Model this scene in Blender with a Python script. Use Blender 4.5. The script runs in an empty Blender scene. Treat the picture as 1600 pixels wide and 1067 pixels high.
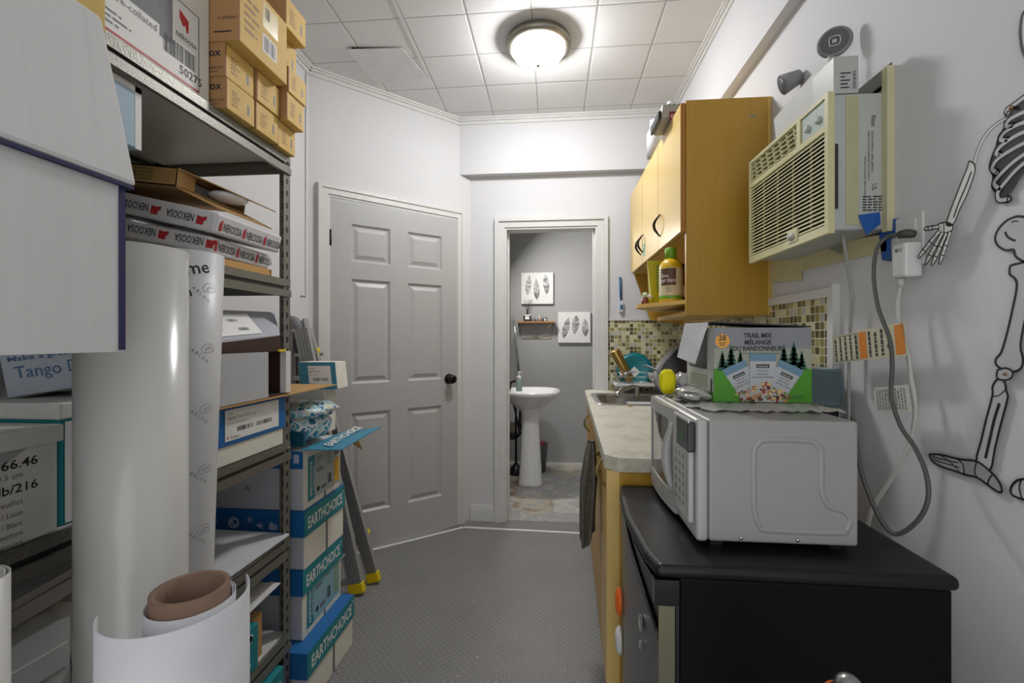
import bpy, bmesh, math, random
from mathutils import Vector, Matrix
C = bpy.context.scene.collection
SC = bpy.context.scene
# ------------------------------------------------------------ camera
TH = math.radians(5.2); CT, ST = math.cos(TH), math.sin(TH)
FPX, HZ, CAMZ = 711.0, 530.0, 1.25
cd = bpy.data.cameras.new('camera'); cam = bpy.data.objects.new('camera', cd); C.objects.link(cam)
cd.sensor_width = 36.0; cd.lens = FPX / 1600 * 36.0
cd.shift_y = -(533.5 - HZ) / 1600.0
cd.clip_start = 0.05
cam.location = (0, 0, CAMZ); cam.rotation_euler = (math.pi / 2, 0, TH)
SC.camera = cam
# ------------------------------------------------------------ world (uniform fill light added from behind the camera, near end left open for it)
w = bpy.data.worlds.new('world'); SC.world = w; w.use_nodes = True
w.node_tree.nodes['Background'].inputs[0].default_value = (0.98, 0.985, 1.0, 1)
w.node_tree.nodes['Background'].inputs[1].default_value = 1.55
SC.view_settings.view_transform = 'Standard'; SC.view_settings.look = 'None'
SC.view_settings.gamma = 1.0; SC.view_settings.exposure = 0.0
SC.view_settings.use_curve_mapping = False
LAMP_EMIT = 112.0
BATH_LAMP = 20.0

def P(u, v, X=None, Y=None, Z=None):
    """a point of the photographed place: the sight line through a pixel met with a real plane"""
    a = (u - 800.0) / FPX; b = -(v - HZ) / FPX
    dx = -ST + a * CT; dy = CT + a * ST
    if X is not None: t = X / dx
    elif Y is not None: t = Y / dy
    else: t = (Z - CAMZ) / b
    return Vector((t * dx, t * dy, CAMZ + t * b))

# ------------------------------------------------------------ materials
def lin(c):
    if isinstance(c, str):
        c = [int(c[i:i + 2], 16) / 255 for i in (0, 2, 4)]
        return tuple((x / 12.92 if x <= .04045 else ((x + .055) / 1.055) ** 2.4) for x in c) + (1,)
    return tuple(c) + (1,)
class NT:
    def __init__(s, name):
        s.m = bpy.data.materials.new(name); s.m.use_nodes = True
        s.t = s.m.node_tree; s.b = s.t.nodes['Principled BSDF']
        s.co = s.t.nodes.new('ShaderNodeTexCoord')
    def n(s, typ, **k):
        o = s.t.nodes.new(typ)
        for a, v in k.items(): setattr(o, a, v)
        return o
    def l(s, a, b): s.t.links.new(a, b)
    def put(s, sock, v):
        if isinstance(v, (int, float)): sock.default_value = v
        else: s.l(v, sock)
    def ma(s, op, a, b=0.0, c=0.0):
        o = s.n('ShaderNodeMath', operation=op)
        s.put(o.inputs[0], a); s.put(o.inputs[1], b); s.put(o.inputs[2], c)
        return o.outputs[0]
    def pos(s):
        g = s.n('ShaderNodeNewGeometry'); x = s.n('ShaderNodeSeparateXYZ'); s.l(g.outputs['Position'], x.inputs[0])
        return x.outputs[0], x.outputs[1], x.outputs[2]
    def xyz(s, a, b, c):
        o = s.n('ShaderNodeCombineXYZ')
        for i, v in enumerate((a, b, c)): s.put(o.inputs[i], v)
        return o.outputs[0]
    def noise(s, vec, scale, detail=3, rough=.5):
        o = s.n('ShaderNodeTexNoise'); o.inputs['Scale'].default_value = scale
        o.inputs['Detail'].default_value = detail; o.inputs['Roughness'].default_value = rough
        s.l(vec, o.inputs['Vector']); return o.outputs['Fac']
    def mix(s, f, a, b):
        o = s.n('ShaderNodeMix', data_type='RGBA')
        s.put(o.inputs[0], f)
        for i, v in ((6, a), (7, b)):
            if isinstance(v, tuple): o.inputs[i].default_value = v
            else: s.l(v, o.inputs[i])
        return o.outputs[2]
    def ramp(s, f, stops, interp='LINEAR'):
        o = s.n('ShaderNodeValToRGB'); r = o.color_ramp; r.interpolation = interp
        while len(r.elements) < len(stops): r.elements.new(1.0)
        for e, (p, c) in zip(r.elements, stops): e.position = p; e.color = lin(c)
        s.l(f, o.inputs[0]); return o.outputs[0]
    def bump(s, h, st=.3, dist=.002):
        o = s.n('ShaderNodeBump'); o.inputs['Strength'].default_value = st; o.inputs['Distance'].default_value = dist
        s.l(h, o.inputs['Height']); s.l(o.outputs[0], s.b.inputs['Normal'])
MATS = {}
def M(name, col, rough=.5, metal=0.0, var=.06, scale=18, bump=.0, bs=120, emit=None, es=1, trans=0, alpha=None, spec=None, coat=0, stretch=None):
    """plain procedural surface: base colour with slight uneven tone and a fine bump"""
    if name in MATS: return MATS[name]
    t = NT(name); c = lin(col); vec = t.co.outputs['Object']
    if stretch:
        mp = t.n('ShaderNodeMapping'); mp.inputs['Scale'].default_value = stretch; t.l(vec, mp.inputs[0]); vec = mp.outputs[0]
    f = t.noise(vec, scale)
    d = tuple(x * (1 - var * 2) for x in c[:3]) + (1,); e = tuple(min(1, x * (1 + var)) for x in c[:3]) + (1,)
    t.l(t.mix(f, d, e), t.b.inputs['Base Color'])
    t.b.inputs['Roughness'].default_value = rough; t.b.inputs['Metallic'].default_value = metal
    if spec is not None: t.b.inputs['Specular IOR Level'].default_value = spec
    if coat: t.b.inputs['Coat Weight'].default_value = coat; t.b.inputs['Coat Roughness'].default_value = .08
    if bump: t.bump(t.noise(vec, bs, 2), bump, .001)
    if emit: t.b.inputs['Emission Color'].default_value = lin(emit); t.b.inputs['Emission Strength'].default_value = es
    if trans: t.b.inputs['Transmission Weight'].default_value = trans
    if alpha is not None: t.b.inputs['Alpha'].default_value = alpha
    MATS[name] = t.m; return t.m

def wallmat(name, col, rough=.75):
    t = NT(name); x, y, z = t.pos(); v = t.xyz(x, y, z)
    f = t.noise(v, 1.7, 4); c = lin(col)
    t.l(t.mix(f, tuple(a * .93 for a in c[:3]) + (1,), tuple(min(1, a * 1.04) for a in c[:3]) + (1,)), t.b.inputs['Base Color'])
    t.b.inputs['Roughness'].default_value = rough
    b = t.ma('ADD', t.ma('MULTIPLY', t.noise(v, 9, 5), 1.6), t.noise(v, 160, 2)); t.bump(b, .22, .0025)
    MATS[name] = t.m; return t.m
wallm = wallmat('wall paint', 'CBCBCC')
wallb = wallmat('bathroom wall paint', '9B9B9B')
trimm = M('trim paint', 'CDCDCA', .4, var=.03, bump=.1)
doorm = M('door paint', 'AEAEAD', .42, var=.03, bump=.12, bs=60)

def mk_ceiling():
    t = NT('ceiling tiles'); x, y, z = t.pos(); s = .3
    def edge(a, o):
        f = t.ma('FRACT', t.ma('DIVIDE', t.ma('ADD', a, o), s)); f = t.ma('ABSOLUTE', t.ma('SUBTRACT', f, .5))
        return t.ma('SUBTRACT', .5, f)
    d = t.ma('MINIMUM', edge(x, .1 + 3), edge(y, 3.33))
    ln = t.ma('LESS_THAN', d, .007)
    v = t.xyz(x, y, z); n = t.noise(v, 3, 4)
    base = t.mix(n, lin('D0D0CF'), lin('DADAD9'))
    t.l(t.mix(ln, base, lin('8C8C86')), t.b.inputs['Base Color'])
    t.b.inputs['Roughness'].default_value = .6
    m = t.ma('MULTIPLY', t.ma('MINIMUM', d, .03), 30)
    t.bump(t.ma('ADD', m, t.ma('MULTIPLY', t.noise(v, 30, 4), .35)), .5, .004); return t.m
def mk_floor():
    t = NT('black rubber checker plate mat'); x, y, z = t.pos(); s = .021
    a = t.ma('DIVIDE', t.ma('MULTIPLY', t.ma('ADD', x, y), .7071), s); b = t.ma('DIVIDE', t.ma('MULTIPLY', t.ma('SUBTRACT', x, y), .7071), s)
    fa = t.ma('SUBTRACT', t.ma('FRACT', t.ma('ADD', a, 500)), .5); fb = t.ma('SUBTRACT', t.ma('FRACT', t.ma('ADD', b, 500)), .5)
    par = t.ma('MODULO', t.ma('ADD', t.ma('FLOOR', t.ma('ADD', a, 500)), t.ma('FLOOR', t.ma('ADD', b, 500))), 2)
    def sel(p, q): return t.ma('ADD', t.ma('MULTIPLY', p, par), t.ma('MULTIPLY', q, t.ma('SUBTRACT', 1, par)))
    p, q = sel(fa, fb), sel(fb, fa)
    r = t.ma('ADD', t.ma('POWER', t.ma('DIVIDE', t.ma('ABSOLUTE', p), .52), 2), t.ma('POWER', t.ma('DIVIDE', t.ma('ABSOLUTE', q), .17), 2))
    h = t.ma('MAXIMUM', t.ma('SUBTRACT', 1, r), 0); h = t.ma('MINIMUM', t.ma('MULTIPLY', h, 2.2), 1)
    v = t.xyz(x, y, z); n = t.noise(v, 3.5, 5, .65); n2 = t.noise(v, 70, 3)
    base = t.mix(n, lin('6C6B69'), lin('838280')); base = t.mix(t.ma('MULTIPLY', h, .35), base, lin('B4B5B5'))  # raised lozenges lightened, their highlights put into the base colour
    sp = t.ma('GREATER_THAN', t.noise(v, 38, 2), .735); base = t.mix(t.ma('MULTIPLY', sp, .6), base, lin('C4C2B8'))
    t.l(base, t.b.inputs['Base Color'])
    t.l(t.ma('ADD', .36, t.ma('MULTIPLY', n2, .25)), t.b.inputs['Roughness'])
    t.bump(t.ma('ADD', h, t.ma('MULTIPLY', n2, .2)), .9, .0022); return t.m
def mk_vinyl():
    t = NT('bathroom vinyl tile'); x, y, z = t.pos(); s = .3
    cx = t.ma('FLOOR', t.ma('DIVIDE', x, s)); cy = t.ma('FLOOR', t.ma('DIVIDE', y, s))
    wn = t.n('ShaderNodeTexWhiteNoise'); t.l(t.xyz(cx, cy, 0), wn.inputs['Vector'])
    v = t.xyz(x, y, t.ma('MULTIPLY', wn.outputs['Value'], 3)); n = t.noise(v, 6, 7, .7)
    f = t.ma('ADD', t.ma('MULTIPLY', n, .8), t.ma('MULTIPLY', wn.outputs['Value'], .25))
    t.l(t.ramp(f, [(.3, '6A6058'), (.42, '8F8272'), (.5, 'B0A898'), (.58, '8E9194'), (.7, 'B8B4AC')]), t.b.inputs['Base Color'])
    t.b.inputs['Roughness'].default_value = .35; t.bump(n, .1, .001); return t.m
def mk_mosaic(axis):
    t = NT('mosaic tile ' + axis); x, y, z = t.pos(); s = .0255
    h = x if axis == 'x' else y
    a = t.ma('DIVIDE', t.ma('ADD', h, 5), s); b = t.ma('DIVIDE', t.ma('SUBTRACT', z, .003), s)
    wn = t.n('ShaderNodeTexWhiteNoise', noise_dimensions='2D'); t.l(t.xyz(t.ma('FLOOR', a), t.ma('FLOOR', b), 0), wn.inputs['Vector'])
    col = t.ramp(wn.outputs['Value'], [(0, '5E5231'), (.13, '7D7048'), (.27, 'A69C66'), (.42, 'C9C396'), (.58, 'B3B3A6'), (.68, '938A52'), (.8, 'D2CEA6'), (.92, '6E6440')], 'CONSTANT')
    def e(f): return t.ma('SUBTRACT', .5, t.ma('ABSOLUTE', t.ma('SUBTRACT', t.ma('FRACT', f), .5)))
    d = t.ma('MINIMUM', e(a), e(b)); g = t.ma('LESS_THAN', d, .065)
    t.l(t.mix(g, col, lin('C9C7B4')), t.b.inputs['Base Color'])
    t.l(t.ma('ADD', .12, t.ma('MULTIPLY', g, .6)), t.b.inputs['Roughness'])
    t.bump(t.ma('MULTIPLY', t.ma('MINIMUM', d, .1), 10), .5, .0015); return t.m
def mk_wood(name, c1, c2, rough=.38, axis='z'):
    t = NT(name); x, y, z = t.pos()
    v = t.xyz(t.ma('MULTIPLY', x, 34), t.ma('MULTIPLY', y, 34), t.ma('MULTIPLY', z, 1.6)) if axis == 'z' else t.xyz(t.ma('MULTIPLY', x, 34), t.ma('MULTIPLY', y, 1.6), t.ma('MULTIPLY', z, 34))
    n = t.noise(v, 1.6, 5, .6); n2 = t.noise(t.xyz(x, y, z), 5, 3)
    f = t.ma('ADD', t.ma('MULTIPLY', n, .7), t.ma('MULTIPLY', n2, .3))
    t.l(t.mix(f, lin(c1), lin(c2)), t.b.inputs['Base Color']); t.b.inputs['Roughness'].default_value = rough
    t.bump(n, .05, .001); return t.m
def mk_counter():
    t = NT('countertop laminate'); x, y, z = t.pos(); v = t.xyz(x, y, z)
    n = t.noise(v, 7, 8, .7); n2 = t.noise(v, 45, 3)
    f = t.ma('ADD', t.ma('MULTIPLY', n, .75), t.ma('MULTIPLY', n2, .25))
    t.l(t.ramp(f, [(.32, 'A39D8E'), (.45, 'BDB8A8'), (.55, 'CBC7BA'), (.7, 'B9B29E')]), t.b.inputs['Base Color'])
    t.b.inputs['Roughness'].default_value = .3; return t.m
def mk_metalshelf():
    t = NT('hammered shelf steel'); x, y, z = t.pos(); v = t.xyz(x, y, z)
    n = t.noise(v, 260, 2); t.l(t.mix(n, lin('57564F'), lin('9A988E')), t.b.inputs['Base Color'])
    t.b.inputs['Metallic'].default_value = .55; t.b.inputs['Roughness'].default_value = .38; t.bump(n, .5, .001); return t.m
ceilm, floorm, vinylm = mk_ceiling(), mk_floor(), mk_vinyl()
mosx, mosy = mk_mosaic('x'), mk_mosaic('y')
maple = mk_wood('maple laminate', 'A27A22', 'BE9438'); maplei = mk_wood('maple laminate inner', 'C29A48', 'D6B367')
mapled = mk_wood('maple door face', 'CDAC62', 'DCBF78', .3)
counterm = mk_counter(); steelm = mk_metalshelf()
white = M('white card', 'D9D8D4', .6, bump=.05); cream = M('carton white side', 'DEDBCF', .65, bump=.08, bs=60)
lilac = M('carton bleached kraft', 'BEBFC6', .65, var=.05, bump=.15, bs=90, stretch=(1, 1, 6))
grayc = M('grey card', 'B4B6B9', .6, bump=.05); kraft = M('kraft cardboard', 'B08A55', .75, var=.08, bump=.12)
toner = M('toner carton kraft', 'D6B264', .7, var=.1, bump=.1); tonerd = M('brown carton end', 'A57C4F', .7, var=.06)
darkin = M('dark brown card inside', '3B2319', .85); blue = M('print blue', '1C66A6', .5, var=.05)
teal = M('print teal', '12808A', .5, var=.05); tealb = M('label blue', '35809A', .5); paleblue = M('pale blue print', '9FB6C9', .55)
ink = M('black ink', '26262A', .6, var=.02); greyink = M('grey ink', '6F7072', .6, var=.02); redink = M('red ink', 'B3262C', .5, var=.02)
blueink = M('blue ink', '2C5E8C', .5, var=.02); paper = M('paper', 'E0DFDB', .55, var=.03); paleprint = M('pale grey print', 'B9BFC2', .6)
vinyl_r = M('glossy vinyl film', 'C4C3BF', .22, var=.03, scale=3); backing = M('release paper', 'C8C8C9', .4, var=.03, scale=4)
corem = M('cardboard core', '7A6150', .75, var=.12, bump=.15); navy = M('navy shade edge print', '23264E', .7)
blackp = M('black plastic', '15151A', .35, bump=.08, bs=300); blackg = M('black gloss plastic', '0E0E12', .18)
ironm = M('aluminium', '9A9A9A', .32, .8, bump=.05); chrome = M('chrome', 'C9CACC', .12, 1.0, var=.02); yellow = M('yellow plastic', 'E2C400', .4)
nickel = M('brushed nickel', '8F8A7D', .35, .9); porcelain = M('porcelain', 'D9D9D7', .12, var=.01, coat=.5)
bronze = M('dark bronze metal', '2A241F', .3, .8)

# ------------------------------------------------------------ mesh builder
class MB:
    def __init__(s): s.v = []; s.f = []; s.mi = []; s.m = []; s.sm = []
    def _m(s, m):
        if m is None: m = s.m[0] if s.m else white
        if m not in s.m: s.m.append(m)
        return s.m.index(m)
    def add(s, vs, fs, m=None, smooth=False, T=None):
        i = len(s.v); k = s._m(m)
        for p in vs:
            p = Vector(p); s.v.append(T @ p if T is not None else p)
        for f in fs: s.f.append([i + j for j in f]); s.mi.append(k); s.sm.append(smooth)
        return s
    def box(s, x0, x1, y0, y1, z0, z1, m=None, T=None):
        vs = [(x, y, z) for z in (z0, z1) for y in (y0, y1) for x in (x0, x1)]
        return s.add(vs, [(0, 2, 3, 1), (4, 5, 7, 6), (0, 1, 5, 4), (2, 6, 7, 3), (0, 4, 6, 2), (1, 3, 7, 5)], m, False, T)
    def prism(s, pts, ext, m=None, T=None, smooth=False):
        """pts: closed planar outline of 3D points, swept by ext"""
        pts = [Vector(p) for p in pts]; e = Vector(ext); n = len(pts)
        nrm = Vector((0, 0, 0))
        for i in range(n): nrm += pts[i].cross(pts[(i + 1) % n])
        if nrm.dot(e) > 0: pts = pts[::-1]
        vs = pts + [p + e for p in pts]
        fs = [tuple(range(n)), tuple(range(2 * n - 1, n - 1, -1))] + [(i, i + n, (i + 1) % n + n, (i + 1) % n) for i in range(n)]
        return s.add(vs, fs, m, smooth, T)
    def lathe(s, prof, c=(0, 0, 0), n=32, m=None, T=None, a0=0, a1=2 * math.pi):
        full = abs(a1 - a0 - 2 * math.pi) < 1e-6; k = n if full else n + 1
        vs = []; fs = []
        for r, z in prof:
            for i in range(k):
                a = a0 + (a1 - a0) * i / n; vs.append((c[0] + r * math.cos(a), c[1] + r * math.sin(a), c[2] + z))
        for j in range(len(prof) - 1):
            for i in range(n):
                i2 = (i + 1) % k; fs.append((j * k + i, j * k + i2, (j + 1) * k + i2, (j + 1) * k + i))
        if full:
            if prof[0][0] > 1e-5: fs.append(tuple(range(k))[::-1])
            if prof[-1][0] > 1e-5: fs.append(tuple((len(prof) - 1) * k + i for i in range(k)))
        return s.add(vs, fs, m, True, T)
    def tube(s, pts, r, m=None, n=8, closed=False, T=None):
        pts = [Vector(p) for p in pts]; N = len(pts); vs = []; fs = []; prev = None
        rr = r if isinstance(r, (list, tuple)) else [r] * N
        for i, p in enumerate(pts):
            if closed: d = pts[(i + 1) % N] - pts[i - 1]
            else: d = pts[min(i + 1, N - 1)] - pts[max(i - 1, 0)]
            d.normalize()
            if prev is None:
                a = d.cross(Vector((0, 0, 1)));
                if a.length < .1: a = d.cross(Vector((1, 0, 0)))
            else: a = prev - d * prev.dot(d)
            a.normalize(); prev = a; b = d.cross(a)
            for k in range(n):
                t = 2 * math.pi * k / n; vs.append(p + (a * math.cos(t) + b * math.sin(t)) * rr[i])
        for i in range(N if closed else N - 1):
            j = (i + 1) % N
            for k in range(n): fs.append((i * n + k, i * n + (k + 1) % n, j * n + (k + 1) % n, j * n + k))
        if not closed: fs += [tuple(range(n))[::-1], tuple((N - 1) * n + k for k in range(n))]
        return s.add(vs, fs, m, True, T)
    def rod(s, a, b, r, m=None, n=12): return s.tube([a, b], r, m, n)
    def quad(s, a, b, c, d, m=None, th=0.0006):
        a, b, c, d = map(Vector, (a, b, c, d)); nn = (b - a).cross(d - a).normalized() * th
        return s.prism([a, b, c, d], nn, m)
    def sphere(s, c, r, m=None, n=16, sc=(1, 1, 1), T=None):
        vs = []; fs = []; c = Vector(c); h = n // 2
        for j in range(h + 1):
            a = math.pi * j / h
            for i in range(n):
                b = 2 * math.pi * i / n
                vs.append(c + Vector((math.sin(a) * math.cos(b) * sc[0], math.sin(a) * math.sin(b) * sc[1], math.cos(a) * sc[2])) * r)
        for j in range(h):
            for i in range(n): fs.append((j * n + i, (j + 1) * n + i, (j + 1) * n + (i + 1) % n, j * n + (i + 1) % n))
        return s.add(vs, fs, m, True, T)
    def build(s, name, parent=None, bevel=0, seg=2, label=None, cat=None, group=None, kind=None):
        me = bpy.data.meshes.new(name)
        root = parent
        while root is not None and root.parent is not None: root = root.parent
        if root is not None: off = Vector(root.location)
        elif kind == 'structure': off = Vector((0, 0, 0))
        else:
            xs = [p.x for p in s.v]; ys = [p.y for p in s.v]; zs = [p.z for p in s.v]
            off = Vector(((min(xs) + max(xs)) / 2, (min(ys) + max(ys)) / 2, min(zs)))
        me.from_pydata([p - off for p in s.v], [], s.f)
        for m in s.m: me.materials.append(m)
        me.polygons.foreach_set('material_index', s.mi); me.polygons.foreach_set('use_smooth', s.sm)
        me.validate(); me.update()
        o = bpy.data.objects.new(name, me); C.objects.link(o)
        if parent is not None: o.parent = parent
        else: o.location = off
        if bevel:
            b = o.modifiers.new('bevel', 'BEVEL'); b.width = bevel; b.segments = seg; b.limit_method = 'ANGLE'; b.angle_limit = math.radians(40); b.harden_normals = False
        if label: o['label'] = label
        if cat: o['category'] = cat
        if group: o['group'] = group
        if kind: o['kind'] = kind
        return o
def struct(name, mb, **k): return mb.build(name, kind='structure', **k)
def thing(name, label, cat, loc, group=None):
    o = bpy.data.objects.new(name, None); C.objects.link(o); o.location = loc; o.empty_display_size = .05
    o['label'] = label; o['category'] = cat
    if group: o['group'] = group
    return o
def smooth_pts(pts, k=6):
    """Catmull-Rom through the points"""
    pts = [Vector(p) for p in pts]; out = []
    for i in range(len(pts) - 1):
        p0 = pts[max(i - 1, 0)]; p1 = pts[i]; p2 = pts[i + 1]; p3 = pts[min(i + 2, len(pts) - 1)]
        for j in range(k):
            t = j / k
            out.append(.5 * ((2 * p1) + (p2 - p0) * t + (2 * p0 - 5 * p1 + 4 * p2 - p3) * t * t + (3 * p1 - p0 - 3 * p2 + p3) * t ** 3))
    out.append(pts[-1]); return out
GL = {}
def glyphs(txt, bold):
    k = (txt, bold)
    if k in GL: return GL[k]
    c = bpy.data.curves.new('t', 'FONT'); c.body = txt; c.size = 1; c.resolution_u = 2; c.offset = bold
    o = bpy.data.objects.new('t', c); me = bpy.data.meshes.new_from_object(o)
    vs = [v.co.copy() for v in me.vertices]; fs = [tuple(p.vertices) for p in me.polygons]
    bpy.data.objects.remove(o); bpy.data.curves.remove(c); bpy.data.meshes.remove(me)
    GL[k] = (vs, fs); return GL[k]
class Face:
    """a flat side of a thing: o = lower left corner, r = right, up = up (unit metres)"""
    def __init__(s, o, r, up): s.o = Vector(o); s.r = Vector(r).normalized(); s.u = Vector(up).normalized(); s.n = s.r.cross(s.u)
    def p(s, a, b, l=0): return s.o + s.r * a + s.u * b + s.n * l
    def rect(s, mb, a0, a1, b0, b1, m, l=.0004):
        return mb.add([s.p(a0, b0, l), s.p(a1, b0, l), s.p(a1, b1, l), s.p(a0, b1, l)], [(0, 1, 2, 3)], m)
    def poly(s, mb, pts, m, l=.0006): return mb.add([s.p(a, b, l) for a, b in pts], [tuple(range(len(pts)))], m)
    def disc(s, mb, a, b, r, m, l=.0007, n=24, r2=None):
        return s.poly(mb, [(a + r * math.cos(6.2832 * i / n), b + (r2 or r) * math.sin(6.2832 * i / n)) for i in range(n)], m, l)
    def text(s, mb, t, a, b, h, m, w=None, bold=.0, l=.0009, align='L', rot=0):
        vs, fs = glyphs(t, bold)
        if not vs: return
        x0 = min(v.x for v in vs); x1 = max(v.x for v in vs); sx = h
        if w: sx = w / (x1 - x0)
        tw = (x1 - x0) * sx; dx = {'L': 0, 'C': -tw / 2, 'R': -tw}[align]
        cr, sr = math.cos(rot), math.sin(rot); out = []
        for v in vs:
            p, q = (v.x - x0) * sx + dx, v.y * h
            out.append(s.p(a + p * cr - q * sr, b + p * sr + q * cr, l))
        mb.add(out, fs, m)
    def bars(s, mb, a0, a1, b0, b1, m, n=18, seed=1, l=.0009):
        rd = random.Random(seed); w = (a1 - a0) / n
        for i in range(n):
            k = w * rd.choice((.3, .5, .7)); s.rect(mb, a0 + i * w, a0 + i * w + k, b0, b1, m, l)
    def lines(s, mb, a0, a1, b0, b1, n, m, seed=1, l=.0008, th=.35):
        rd = random.Random(seed); h = (b1 - b0) / n
        for i in range(n):
            e = a0 + (a1 - a0) * rd.uniform(.55, 1); x = a0
            while x < e:
                wd = h * rd.uniform(1, 3.2); s.rect(mb, x, min(x + wd, e), b1 - (i + .7) * h, b1 - (i + .7 - th) * h, m, l); x += wd + h * .35
    def ribbon(s, mb, pts, w, m, l=.001, closed=False, k=4):
        q = [Vector((a, b, 0)) for a, b in pts]
        if k: q = smooth_pts(q + ([q[0]] if closed else []), k)
        vs = []; N = len(q)
        for i, p in enumerate(q):
            d = q[min(i + 1, N - 1)] - q[max(i - 1, 0)]; d.normalize(); nn = Vector((-d.y, d.x, 0)) * w / 2
            vs += [s.p(p.x + nn.x, p.y + nn.y, l), s.p(p.x - nn.x, p.y - nn.y, l)]
        mb.add(vs, [(2 * i, 2 * i + 1, 2 * i + 3, 2 * i + 2) for i in range(N - 1)], m)
def fx(x, y0, z0): return Face((x, y0, z0), (0, 1, 0), (0, 0, 1))      # side that looks to +X
def fy(x0, y, z0): return Face((x0, y, z0), (1, 0, 0), (0, 0, 1))      # side that looks to -Y
def fm(x, y1, z0): return Face((x, y1, z0), (0, -1, 0), (0, 0, 1))     # side that looks to -X
# ============================================================ THE SETTING
CZ = 2.75; XL, XR, YB = -1.342, .82, 3.113; XU = .775; YU = 3.053; ZB = 2.37
A1 = Vector((-1.342, 2.393)); A2 = Vector((-.572, 3.113)); AD = (A2 - A1).normalized(); AN = Vector((AD.y, -AD.x))  # AN points into the room
YN = -.9
struct('floor', MB().box(-1.6, 1.1, YN, YB + .02, -.05, 0, floorm))
struct('floor_bathroom', MB().box(-.7, .85, YB + .02, 4.7, -.05, .0, vinylm))
struct('ceiling', MB().box(-1.6, 1.1, YN, YB + .1, CZ, CZ + .05, mk_ceiling()))
struct('wall_left', MB().box(XL - .08, XL, YN, A1.y + .05, 0, CZ, wallm))
# angled wall with the door opening
def AP(t, off=0.0, z=0.0):
    q = A1 + AD * t + AN * off; return Vector((q.x, q.y, z))
LA = (A2 - A1).length
def abox(mb, t0, t1, o0, o1, z0, z1, m):
    return mb.prism([AP(t0, o0, z0), AP(t1, o0, z0), AP(t1, o1, z0), AP(t0, o1, z0)], (0, 0, z1 - z0), m)
def a_hit(u, v):   # where a sight line meets the angled wall: (t, z)
    a = (u - 800.0) / FPX; b = -(v - HZ) / FPX; d = Vector((-ST + a * CT, CT + a * ST))
    k = A1.dot(AN) / d.dot(AN); q = d * k; return (q - A1).dot(AD), CAMZ + k * b
T0 = a_hit(515, 304)[0]; T1 = T0 + .815; TZ = 2.055
if T1 > LA - .07: T1 = LA - .07
mb = MB(); abox(mb, -.02, T0 - .02, 0, -.1, 0, CZ, wallm); abox(mb, T1 + .02, LA, 0, -.1, 0, CZ, wallm); abox(mb, T0 - .02, T1 + .02, 0, -.1, TZ + .02, CZ, wallm)
struct('wall_angled', mb)
def casing(mb, f, hi=.0):   # f(box) helper list of nested bands
    pass
mb = MB(); W = .07
for (a, b, th) in ((0, .07, .012), (.012, .058, .02), (.045, .066, .027)):
    abox(mb, T0 - b, T0 - a, 0, th, 0, TZ + a, trimm); abox(mb, T1 + a, min(T1 + b, LA - .002), 0, th, 0, TZ + a, trimm); abox(mb, T0 - b, min(T1 + b, LA - .002), 0, th, TZ + a, TZ + b, trimm)
abox(mb, T0 - .02, T0, 0, -.1, 0, TZ + .02, trimm); abox(mb, T1, T1 + .02, 0, -.1, 0, TZ + .02, trimm); abox(mb, T0, T1, 0, -.1, TZ, TZ + .02, trimm)
struct('trim_1', mb)
# room back wall with the doorway
DL, DR, DZ = P(792, 600, Y=YB).x, P(930, 600, Y=YB).x, 2.0
mb = MB().box(A2.x - .05, DL - .015, YB, YB + .1, 0, CZ, wallm).box(DR + .015, XR + .08, YB, YB + .1, 0, CZ, wallm).box(DL - .015, DR + .015, YB, YB + .1, DZ + .015, CZ, wallm)
struct('wall_back', mb)
# dropped beam over the back wall and along the right wall
q = AP(LA - .088)
mb = MB().prism([(q.x, YU, ZB), (XU, YU, ZB), (XU, YB, ZB), (A2.x, YB, ZB)], (0, 0, CZ - ZB), wallm); struct('wall_back_upper', mb)
struct('wall_right_upper', MB().box(XU, XR + .08, YN, YB, ZB, CZ, wallm))
# right wall with the hole for the air conditioner
HY0, HY1, HZ0, HZ1 = 1.173, 1.665, 1.505, 1.925
mb = MB().box(XR, XR + .16, YN, HY0, 0, ZB, wallm).box(XR, XR + .16, HY1, YB, 0, ZB, wallm).box(XR, XR + .16, HY0, HY1, 0, HZ0, wallm).box(XR, XR + .16, HY0, HY1, HZ1, ZB, wallm)
struct('wall_right', mb)
foam = M('window pane film', '7F8F80', .4); cream_m = M('aged cream metal', 'C2BD98', .45, var=.08, scale=6)
mb = MB().box(XR + .13, XR + .15, HY0, HY1, HZ0, HZ1, foam).box(XR + .0, XR + .13, HY0, HY0 + .012, HZ0, HZ1, wallm)
mb.box(XR + .05, XR + .13, HY0 + .012, HY0 + .03, HZ0, HZ1, cream_m).box(XR + .05, XR + .07, HY0 + .03, HY1, HZ1 - .03, HZ1, cream_m).box(XR + .05, XR + .13, HY0, HY1, HZ1 - .012, HZ1, wallm)
struct('window_1', mb)
# crown
def crown_run(mb, a, b, n):
    a, b, n = Vector(a), Vector(b), Vector(n); d = (b - a).normalized() * .02
    for (w, h0, h1) in ((.026, 0, .012), (.018, .012, .024), (.008, .024, .045)):
        mb.prism([a - d * 0, b, b + n * w, a + n * w], (0, 0, h1 - h0), trimm, T=Matrix.Translation((0, 0, CZ - h1)))
mb = MB()
crown_run(mb, (XL, YN, 0), (XL, A1.y, 0), (1, 0, 0)); crown_run(mb, AP(0), AP(LA - .088), (AN.x, AN.y, 0))
crown_run(mb, (q.x, YU, 0), (XU, YU, 0), (0, -1, 0)); crown_run(mb, (XU, YN, 0), (XU, YU, 0), (-1, 0, 0)); struct('trim_2', mb)
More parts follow.
